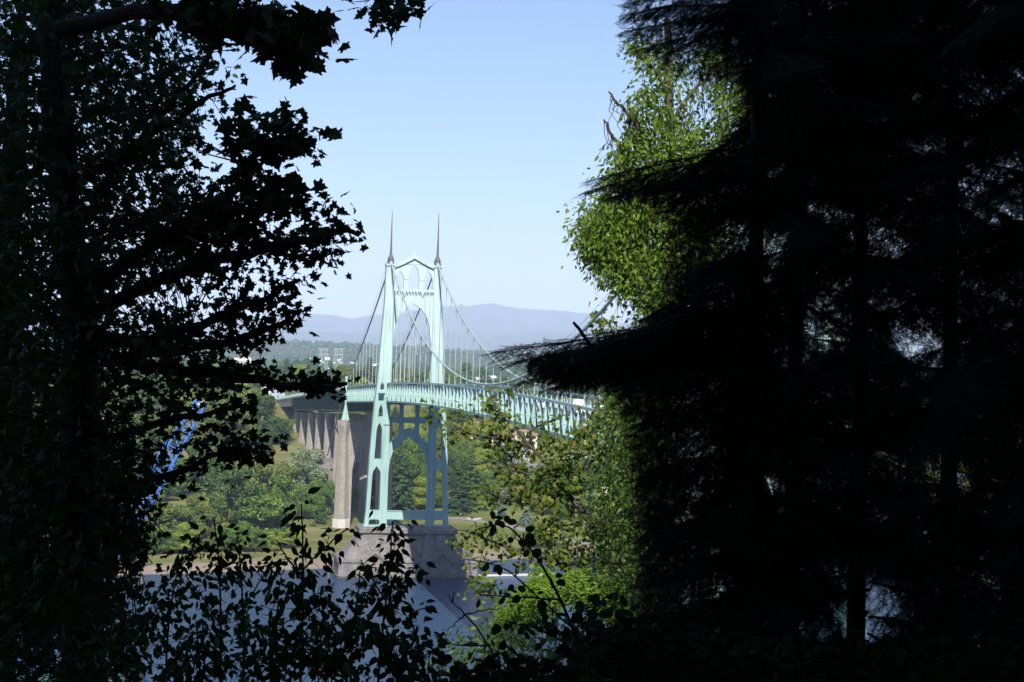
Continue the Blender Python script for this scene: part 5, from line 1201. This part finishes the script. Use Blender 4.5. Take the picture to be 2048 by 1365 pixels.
# ------------------------------------------------------------------ right of centre: hazel in shade, turning maple and fern bush in sun
sapling('shaded hazel with round leaves crossing the lower right of the pier', [[(1180, 1380), (1150, 1260), (1090, 1140), (1045, 1075), (1000, 1045), (950, 1062)], [(1150, 1260), (1080, 1200), (1010, 1130), (930, 1120)], [(1120, 1200), (1040, 1195), (960, 1190)], [(1170, 1320), (1090, 1260), (1000, 1240)], [(1150, 1260), (1200, 1200), (1240, 1180)]], 9.0, .32, .056, ROUNDL, SHRUB, 'hazel_shrub', 'shrub', None, .016, 3)
def sunmaple():
    b0 = rootpt(1330, 39); t = thing('maple_tree', 'sunlit maple with green leaves turning orange in front of the right span', 'tree', tuple(b0), None)
    L_ = [[(1290, 1230), (1180, 1040), (1130, 985), (1100, 940), (1060, 890), (1020, 850), (985, 805)], [(1130, 985), (1060, 1010), (1000, 990), (962, 985)], [(1180, 1040), (1080, 1060), (1010, 1040)], [(1290, 1230), (1180, 1150), (1080, 1110), (1000, 1090), (930, 1062), (895, 1060)], [(1180, 1150), (1100, 1190), (1010, 1200), (955, 1185)], [(1100, 940), (1150, 880), (1190, 830), (1210, 820)], [(1060, 890), (990, 880), (930, 865), (895, 850)], [(1060, 890), (1060, 860), (1130, 830)], [(1300, 1150), (1300, 950), (1250, 720), (1212, 640)], [(1130, 985), (1170, 930), (1230, 900)]]
    lp = [poly3(q, 39, 38.5) for q in L_]; limb('trunk', [b0, at(1330, 1300, 39), at(1300, 1200, 39)], .22, .12, BARKL, t)
    for k, q in enumerate(lp): limb('branch', q, .085 if k in (0, 3, 8) else .045, .012, BARKL, t, .03, k)
    C_ = [along(q, n, r, f)+r.normal(0, .22, (n, 3)) for q, n, f in zip(lp, (44, 16, 20, 40, 20, 26, 20, 14, 0, 14), (.25, .2, .2, .15, .3, .1, .1, .2, 0, .1))]
    for poly, n in (([(962, 795), (995, 790), (1010, 860), (1075, 880), (1100, 940), (1040, 930), (1000, 900)], 14), ([(885, 820), (935, 815), (960, 850), (930, 880), (900, 860)], 9), ([(1080, 870), (1160, 870), (1200, 920), (1200, 1040), (1130, 1060), (1080, 990)], 30), ([(1010, 900), (1080, 920), (1090, 990), (1010, 960)], 9),
                    ([(1170, 800), (1240, 790), (1250, 900), (1180, 900)], 22), ([(1165, 1050), (1260, 1030), (1270, 1200), (1180, 1160)], 24), ([(1030, 1100), (1150, 1080), (1180, 1150), (1060, 1160)], 18), ([(1198, 620), (1236, 625), (1226, 690), (1205, 690)], 10)):
        C_.append(fill(poly, n, 38, 40, r))
    c = np.concatenate(C_); uv = np.array([px_of(Vector(q)) for q in c]); kp = np.ones(len(c), bool)
    for hx, hy, rx, ry, pr in ((965, 860, 50, 32, .7), (1060, 815, 60, 32, .85), (1055, 880, 32, 26, .7), (1130, 790, 70, 26, .7), (1060, 945, 36, 26, .6), (920, 960, 30, 60, .8), (1000, 1060, 40, 26, .7)): kp &= ~((((uv[:, 0]-hx)/rx)**2+((uv[:, 1]-hy)/ry)**2 < 1) & (r.uniform(0, 1, len(c)) < pr))
    c = c[kp]; c = c[r.permutation(len(c))[:int(len(c)*.60)]]; P_, S_2, H_ = sprays(c, 20, .16, .135, r, 1.1); leafmesh('foliage', P_, S_2, H_, MAPLE, ML_SUN, t, 1.0, (-.5*FW.x, -.5*FW.y, .55)); twigs('twigs', c, lp, BARKL, t, r, .010, 1.2, 4)
sunmaple()
b0 = rootpt(1130, 37); t = thing('fern_bush', 'bright yellow green feathery bush in sun at the lower right', 'bush', tuple(b0), None)
cs = []; hd = []
for k in range(150):
    a = r.uniform(math.pi*1.02, math.pi*1.98); f = r.uniform(.15, 1)**.6; cx, cy = 1138+math.cos(a)*112*f, 1232+math.sin(a)*84*f
    p0 = at(cx, cy, 37+r.uniform(-.8, .8)); dr = Vector((0, 0, 0))+RT*math.cos(a)*.8+UP*(-math.sin(a))*.45-FW*.6+Vector((r.normal(0, .25), r.normal(0, .25), r.normal(0, .2)))
    dr.normalize()
    for j in range(26):
        q = p0+dr*(.028*j)-Vector((0, 0, 1))*(.012*j*j/14)
        for s in (-1, 1):
            cs.append(tuple(q)); sd_ = dr.cross(Vector((0, 0, 1)))*s; hh = dr*.7+sd_; hd.append(tuple(hh.normalized()))
cs = np.array(cs); hd = np.array(hd); leafmesh('fronds', cs, r.uniform(.10, .17, len(cs)), hd, LANCE, BRIGHT, t, .35, (-.4*FW.x, -.4*FW.y, .9))
m = MB()
for k in range(9): p = at(1070+k*15, 1215+r.uniform(0, 30), 37); m.tube([(0, 0, 0), tuple((p-b0)*.5+Vector((0, 0, .3))), tuple(p-b0)], [.03, .02, .01], 5)
m.obj('stems', BARKL, t)
def shrubmass(label, px, d, poly, n, per, rad, size, d0, d1, tpl, mat, name='shrub', cat='shrub', group=None, tilt=.8, holes=()):
    b0 = rootpt(px, d); t = thing(name, label, cat, tuple(b0), group)
    c = fill(poly, n, d0, d1, r, holes); P_, S_3, H_ = sprays(c, per, rad, size, r, .7); leafmesh('foliage', P_, S_3, H_, tpl, mat, t, tilt, (-.5*FW.x, -.5*FW.y, .7))
    cx = np.mean([p[0] for p in poly]); st = [[b0, at(cx+(k-2)*40, np.mean([p[1] for p in poly]), (d0+d1)/2)] for k in range(5)]
    for k, q in enumerate(st): limb('stem', [q[0], q[0].lerp(q[1], .5)+Vector((0, 0, .1)), q[1]], .02, .006, BARK, t, .01, k)
    twigs('twigs', c[::2], st, BARK, t, r, .004, .5, 3); return t
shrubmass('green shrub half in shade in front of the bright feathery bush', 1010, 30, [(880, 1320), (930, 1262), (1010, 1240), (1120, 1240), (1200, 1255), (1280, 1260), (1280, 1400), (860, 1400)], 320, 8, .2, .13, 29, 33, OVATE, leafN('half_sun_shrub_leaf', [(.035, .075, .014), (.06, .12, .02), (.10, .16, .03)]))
shrubmass('dark shrub filling the bottom right corner under the firs', 1400, 11, [(1130, 1330), (1250, 1240), (1330, 1240), (1450, 1290), (1700, 1310), (2100, 1300), (2100, 1400), (860, 1400), (880, 1360), (1000, 1345)], 620, 7, .10, .085, 9.5, 12.5, ROUNDL, leafN('deep_shade_leaf', [(.010, .020, .007), (.018, .032, .010), (.028, .044, .014)], transl=.15, spec=.05, rough=.8))  # darker copy of the shrub leaf, with deep shade put into its colour

# ------------------------------------------------------------------ vine covered snag in the sun
b0 = rootpt(1345, 43); t = thing('vine_covered_snag', 'tall dead tree smothered in sunlit green vines, standing behind the dark fir', 'tree', tuple(b0), None)
tr_ = [b0-Vector((0, 0, .4))]+poly3([(1350, 1300), (1345, 900), (1335, 600), (1345, 300), (1335, 40)], 43); limb('trunk', tr_, .26, .08, BARKL, t, .05)
LB = [[(1340, 520), (1300, 440), (1275, 350), (1240, 300), (1222, 265), (1207, 240)], [(1340, 420), (1320, 340), (1290, 270), (1262, 235), (1240, 210), (1218, 184)], [(1290, 270), (1262, 222), (1256, 200)], [(1345, 600), (1260, 520), (1200, 470), (1160, 450)], [(1340, 250), (1400, 160), (1460, 120)], [(1340, 180), (1290, 120), (1260, 95)], [(1345, 500), (1420, 420), (1480, 300)], [(1340, 720), (1270, 700), (1200, 760)], [(1340, 900), (1260, 900), (1215, 950)]]
for k, q in enumerate(LB): limb('dead_branch', poly3(q, 43, 42.6), .11 if k < 2 else .07, .02, BARKL, t, .05, k)
m = MB(); 
for k in range(150):           # knobs of moss and hanging vine stems
    q = along(poly3(LB[k % 5], 43, 42.6), 1, r)[0]-np.array(b0); L_ = r.uniform(.15, .9)*(1 if k % 3 else 2)
    m.tube([tuple(q), tuple(q+[r.normal(0, .08), r.normal(0, .08), -L_*.5]), tuple(q+[r.normal(0, .12), r.normal(0, .12), -L_])], [.012, .010, .006], 4)
m.obj('vine_stems', BARKL, t)
vh = [(1360, 165, 70, 60, .75), (1430, 220, 60, 80, .6), (1340, 230, 50, 50, .5), (1380, 120, 40, 30, .7), (1300, 330, 40, 26, .5), (1215, 560, 30, 20, .4), (1320, 480, 30, 24, .5)]
VP = [([(1252, 82), (1300, 100), (1340, 110), (1420, 100), (1500, 160), (1520, 330), (1400, 370), (1290, 365), (1230, 345), (1215, 330), (1240, 280), (1262, 250), (1270, 190), (1275, 140)], 560), ([(1195, 400), (1260, 385), (1380, 400), (1430, 470), (1400, 560), (1290, 600), (1230, 585), (1180, 540), (1150, 500), (1142, 450), (1150, 420)], 720), ([(1250, 580), (1340, 570), (1360, 700), (1300, 800), (1240, 800), (1235, 700), (1270, 640)], 170),
      ([(1200, 790), (1260, 770), (1300, 830), (1290, 1000), (1300, 1180), (1230, 1200), (1205, 1120), (1200, 1000), (1215, 900)], 560), ([(1185, 355), (1300, 330), (1330, 380), (1200, 380)], 60)]
cc = np.concatenate([fill([(x+14, y) for x, y in p_], int(n*.68), 41.2, 44.5, r, vh) for p_, n in VP]); P_, S_4, H_ = sprays(cc, 28, .19, .14, r, 1.0)
leafmesh('vine_leaves', P_, S_4, H_, OVATE, IVY, t, .85, (-.7*FW.x, -.7*FW.y, .5)); 
m = MB(); loc = np.array(b0)
for c in cc[::2]: m.tube([tuple(c-loc+[0, 0, .5]), tuple(c-loc+r.normal(0, .1, 3)), tuple(c-loc+[r.normal(0, .1), r.normal(0, .1), -.6])], [.008, .008, .004], 3)
m.obj('hanging_vines', BARKL, t)
shrubmass('tall column of ivy leaves hanging left of the dark fir, right of the turning maple', 1285, 36, [(1212, 830), (1260, 770), (1330, 800), (1340, 1000), (1340, 1230), (1230, 1240), (1205, 1130), (1198, 1000), (1212, 900)], 620, 8, .20, .115, 35, 37.5, OVATE, leafN('shade_toned_ivy_leaf', [(.035, .07, .010), (.06, .11, .016), (.11, .17, .025)]), 'ivy_column', 'ivy', None, 1.0)  # partial shade on the ivy is put into its leaf colour
# ------------------------------------------------------------------ the dark firs at the right
GAPS = [(a_, b_, c_*.9, d_*.9, e_*.93) for a_, b_, c_, d_, e_ in [(1470, 450, 24, 22, .9), (1545, 480, 55, 45, .92), (1530, 540, 40, 22, .85), (1745, 455, 42, 32, .9), (1700, 560, 50, 22, .7), (1925, 560, 34, 20, .8), (1990, 470, 16, 60, .6), (1620, 665, 55, 42, .93), (1668, 655, 25, 34, .97), (1580, 700, 45, 30, .7), (1835, 680, 60, 42, .8), (1930, 745, 36, 42, .9), (1778, 725, 40, 40, .7), (1600, 770, 50, 18, .9), (1530, 800, 34, 14, .8), (1570, 955, 72, 34, .93), (1640, 1010, 60, 26, .6), (1735, 915, 70, 60, .72), (1760, 1055, 44, 26, .7), (1905, 950, 54, 36, .85), (1750, 1215, 85, 85, .93), (1620, 1265, 50, 34, .9), (1550, 330, 35, 25, .6), (1440, 180, 30, 30, .5), (1700, 1120, 60, 26, .5), (1560, 870, 50, 30, .4), (1850, 1290, 50, 30, .5), (1560, 1340, 40, 20, .6)]]
def bough_proto(seed):
    r_ = np.random.default_rng(seed); P = []; S = []; Hd = []; m = MB(); L_ = 2.6
    ax = lambda x: np.array([x, .05*math.sin(x*2+seed), (.16*x-.04)*(1-x/L_)])
    m.tube([tuple(ax(x)) for x in np.linspace(0, L_, 9)], list(np.linspace(.024, .005, 9)), 5)
    x = .18
    while x < L_:
        for s in (-1, 1):
            ln = (.80*(1-x/L_)**.75+.12)*r_.uniform(.7, 1.15); a = r_.uniform(.75, 1.1); b = ax(x); dv = np.array([math.cos(a), s*math.sin(a), r_.uniform(-.50, -.08)])
            pts = [b+dv*ln*f+np.array([0, 0, -.20*ln*f*f]) for f in np.linspace(0, 1, 4)]; m.tube([tuple(q) for q in pts], [.007, .005, .004, .002], 3)
            k = .03
            while k < ln:
                f = k/ln; q = b+dv*k+np.array([0, 0, -.20*ln*f*f])
                for s2 in (-1, 1, 0):
                    h = dv*.8+np.cross(dv, [0, 0, 1])*s2*.85+np.array([0, 0, r_.uniform(-.5, .0)]); P.append(q); S.append(r_.uniform(.09, .16)*(1 if s2 else .8)); Hd.append(h)
                k += .055
            P.append(pts[-1]); S.append(.15); Hd.append(dv)
        x += .062
    for x in np.linspace(L_*.8, L_, 8): P.append(ax(x)); S.append(.16); Hd.append(np.array([1, r_.normal(0, .3), .1]))
    P = np.array(P); S = np.array(S); Hd = np.array(Hd)
    nrm = np.tile([0, 0, 1.], (len(P), 1))+r_.normal(0, .3, (len(P), 3)); nrm /= np.linalg.norm(nrm, axis=1)[:, None]
    X_ = Hd-nrm*(Hd*nrm).sum(1)[:, None]*.4; X_ /= np.linalg.norm(X_, axis=1)[:, None]; Y__ = np.cross(nrm, X_); Y__ /= np.linalg.norm(Y__, axis=1)[:, None]
    fm = stamp('needles', TWIG[0], TWIG[1], P, S, np.stack([X_, Y__, np.cross(X_, Y__)], -1), NEEDLE)
    bm_ = m.mesh('bough'); bm_.materials.append(BARK); return bm_, fm
BP = [bough_proto(s) for s in (1, 2, 3, 4)]
EDGE_Y = [-400, 100, 150, 200, 330, 370, 400, 440, 590, 640, 700, 780, 820, 1200, 1500]
EDGE_X = [1270, 1280, 1370, 1440, 1440, 1230, 1250, 1330, 1310, 1250, 1120, 1140, 1262, 1262, 1262]
def bough(parent, S, T, k, lift=0, wid=1.0):
    loc = parent.location; bmh, fm = BP[k % 4]; v = T-S; L_ = v.length; x = v.normalized(); z = Vector((0, 0, 1)); y = z.cross(x); y.normalize(); z = x.cross(y)
    ro = (k*37 % 11-5)*.09; y2 = y*math.cos(ro)+z*math.sin(ro); z2 = z*math.cos(ro)-y*math.sin(ro)
    M = Matrix(((x.x, y2.x, z2.x), (x.y, y2.y, z2.y), (x.z, y2.z, z2.z))); s = L_/2.6; w = max(.62, min(1.15, s))*wid
    o = link('bough', bmh, parent, None, S-loc); o.rotation_euler = M.to_euler(); o.scale = (s, w, w)
    link('needles', fm, o)
def fir(label, px, d, top, explicit, nfill, lens, seed, ylo=-150, yhi=1500, name='fir_tree', wid=.42):
    rr = random.Random(seed); b0 = rootpt(px, d); t = thing(name, label, 'tree', tuple(b0), 'dark firs at the right')
    tp = at(px, top, d); limb('trunk', [b0-Vector((0, 0, .4)), b0.lerp(tp, .5), tp], .12*d/13, .03, BARK, t, .02)
    k = seed
    for (y0, tx, ty, td) in explicit: bough(t, at(px, y0, d), at(tx, ty, td), k, 0, wid if d < 14 and px < 1600 else .8); k += 1
    for q in range(nfill):
        y0 = ylo+(yhi-ylo)*(q+rr.random())/nfill; a = q*2.399+rr.uniform(-.3, .3); L_ = rr.uniform(*lens)
        S = at(px, y0, d); T = S+Vector((math.cos(a)*L_, math.sin(a)*L_, -L_*rr.uniform(.12, .42)))
        for _ in range(12):
            tx, ty = px_of(T)
            if tx-95*(13/d)*.8 > np.interp(ty, EDGE_Y, EDGE_X): break
            T = S.lerp(T, .86)
        if (T-S).length < .45: continue
        if any(any(((mx_-g[0])/(g[2]*.9))**2+((my_-g[1])/(g[3]*.9))**2 < 1 for g in GAPS if g[4] > .74) for mx_, my_ in (px_of(S.lerp(T, .35)), px_of(S.lerp(T, .65)), px_of(S.lerp(T, .95)))): continue
        bough(t, S, T, k, 0, .75); k += 1
    return t
def mass(t, poly, n_, d0, d1, holes, sz):
    c = fill(poly, n_, d0, d1, r, holes); hd = np.array(RT)*-.55+np.array([0, 0, -.75])+r.normal(0, .5, (n_, 3))
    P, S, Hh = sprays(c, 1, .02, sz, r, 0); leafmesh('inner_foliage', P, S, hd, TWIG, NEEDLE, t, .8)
FP1 = [(1480, -40), (1790, -40), (1790, 1400), (1330, 1400), (1310, 1200), (1290, 820), (1240, 790), (1280, 690), (1360, 600), (1390, 440), (1470, 370), (1500, 200)]
FP2 = [(1760, -40), (2100, -40), (2100, 1400), (1760, 1400)]
F1 = fir('dark fir nearest the bridge, one long bough pointing left over the deck', 1530, 13, -330,
    [(-60, 1262, 6, 12.6), (-20, 1246, 34, 12.2), (20, 1250, 64, 12.8), (50, 1276, 100, 12.0), (10, 1300, 20, 11.6), (40, 1330, 110, 12.4), (300, 1172, 384, 12.2), (290, 1182, 362, 12.8), (330, 1215, 396, 12.5), (350, 1280, 380, 12), (640, 1000, 704, 12.2), (650, 1012, 728, 12.8), (660, 1040, 766, 12.4), (620, 1130, 712, 12.0), (690, 1100, 778, 12.2), (600, 1220, 690, 12.4), (650, 1160, 745, 12.6), (680, 1090, 740, 12.3), (560, 1280, 640, 11.9), (500, 1370, 560, 11.9), (800, 1265, 850, 12.4), (900, 1275, 960, 12.2), (1000, 1280, 1080, 12.2), (1080, 1270, 1170, 12.2), (720, 1230, 780, 11.8)],
    62, (.8, 1.5), 1, 60, 1420)
limb('dead_branch', [at(1210, 730, 12.6), at(1195, 712, 12.6), at(1176, 682, 12.6), at(1147, 645, 12.6)], .022, .010, BARKL, F1, .004); limb('dead_branch', [at(1192, 705, 12.6), at(1180, 690, 12.6), at(1166, 684, 12.6), at(1152, 692, 12.6)], .008, .003, BARKL, F1, .004)
mass(F1, [(1050, 712), (1110, 704), (1240, 680), (1300, 760), (1180, 765), (1100, 752), (1080, 735)], 800, 12.2, 13.2, (), .15); mass(F1, [(1255, -20), (1500, -20), (1510, 130), (1400, 150), (1300, 110), (1262, 60)], 900, 12.6, 13.8, (), .17); mass(F1, [(1200, 375), (1300, 350), (1500, 330), (1500, 420), (1400, 440), (1280, 400)], 700, 12.6, 13.8, (), .17)
mass(F1, [(1490, -40), (1620, -40), (1620, 1400), (1500, 1400), (1480, 600), (1500, 300)], 3200, 12.3, 13.4, GAPS, .18); mass(F1, [(1050, 735), (1130, 700), (1240, 690), (1330, 600), (1350, 440), (1520, 380), (1520, 1300), (1290, 1300), (1275, 850), (1230, 780), (1120, 760)], 6800, 12.8, 14.5, (), .18)
F2 = fir('dark fir standing second from the left at the right of the view', 1740, 15, -430, [(100, 1520, 160, 14), (300, 1540, 380, 14), (500, 1560, 560, 14), (700, 1560, 800, 14), (-60, 1500, 10, 14), (-100, 1560, -30, 14)], 84, (1.2, 2.2), 2, -260, 1480)
fir('dark fir cropped by the right edge of the view', 2080, 12.5, -520, [(60, 1860, 130, 12), (260, 1870, 330, 12), (480, 1860, 560, 12), (700, 1870, 800, 12)], 80, (1.0, 1.9), 3, -300, 1480)
mass(F2, [(1500, -40), (2100, -40), (2100, 1400), (1480, 1400), (1480, 400)], 7000, 14.5, 17, GAPS, .24)
F4 = fir('dark fir at the back filling the gaps between the right trunks', 1610, 20, -500, [], 80, (1.6, 2.8), 4, -260, 1480)
F5 = fir('dark fir at the back right behind the cropped one', 1920, 21, -500, [], 80, (1.6, 2.8), 5, -260, 1480)
mass(F4, FP1, 9500, 20, 24, GAPS, .36); mass(F5, FP2, 8200, 20, 24, GAPS, .36)

# ------------------------------------------------------------------ wooded hillside behind and above the viewpoint (unseen; shaped to keep the foreground in shade)
n = 26000; d_ = r.uniform(-60, 7, n); lat = r.uniform(-48, 48, n); zt = np.where((lat > -1.5) & (lat < 4.2), 93.8, 98.5)-.78*d_; z_ = zt-r.uniform(0, 1, n)**1.3*np.where(d_ > -6, 11, 20)
P = np.array(CAM)[None]+np.array([FW.x, FW.y, 0])*d_[:, None]+np.array([R0.x, R0.y, 0])*lat[:, None]; P[:, 2] = z_
keep = (z_ > height(P[:, 0], P[:, 1])+1) & ((d_ < -2) | (z_ > 84)); P = P[keep]
me = stamp('hillside_shade_forest', CLUMP_V, CLUMP_F, P, r.uniform(.9, 1.7, len(P)), rand_rot(len(P), None, .8), TREEM['dark'])
tag(link('hillside_shade_forest', me), 'dense dark unseen forest canopy on the hillside behind and above the viewpoint', kind='stuff')


# ------------------------------------------------------------------ air
hz = MB(); hz.box((0, 14500, 690), (74000, 37000, 1500))
hm = bpy.data.materials.new('haze_air'); hm.use_nodes = True; t = hm.node_tree
for n_ in list(t.nodes):
    if n_.type != 'OUTPUT_MATERIAL': t.nodes.remove(n_)
pv = t.nodes.new('ShaderNodeVolumePrincipled'); pv.inputs['Color'].default_value = (.62, .76, 1, 1); pv.inputs['Density'].default_value = 5e-5
pv.inputs['Anisotropy'].default_value = -0.3
t.links.new(pv.outputs[0], t.nodes['Material Output'].inputs['Volume'])
tag(hz.obj('haze', hm), kind='stuff', label='pale blue summer haze over the valley')
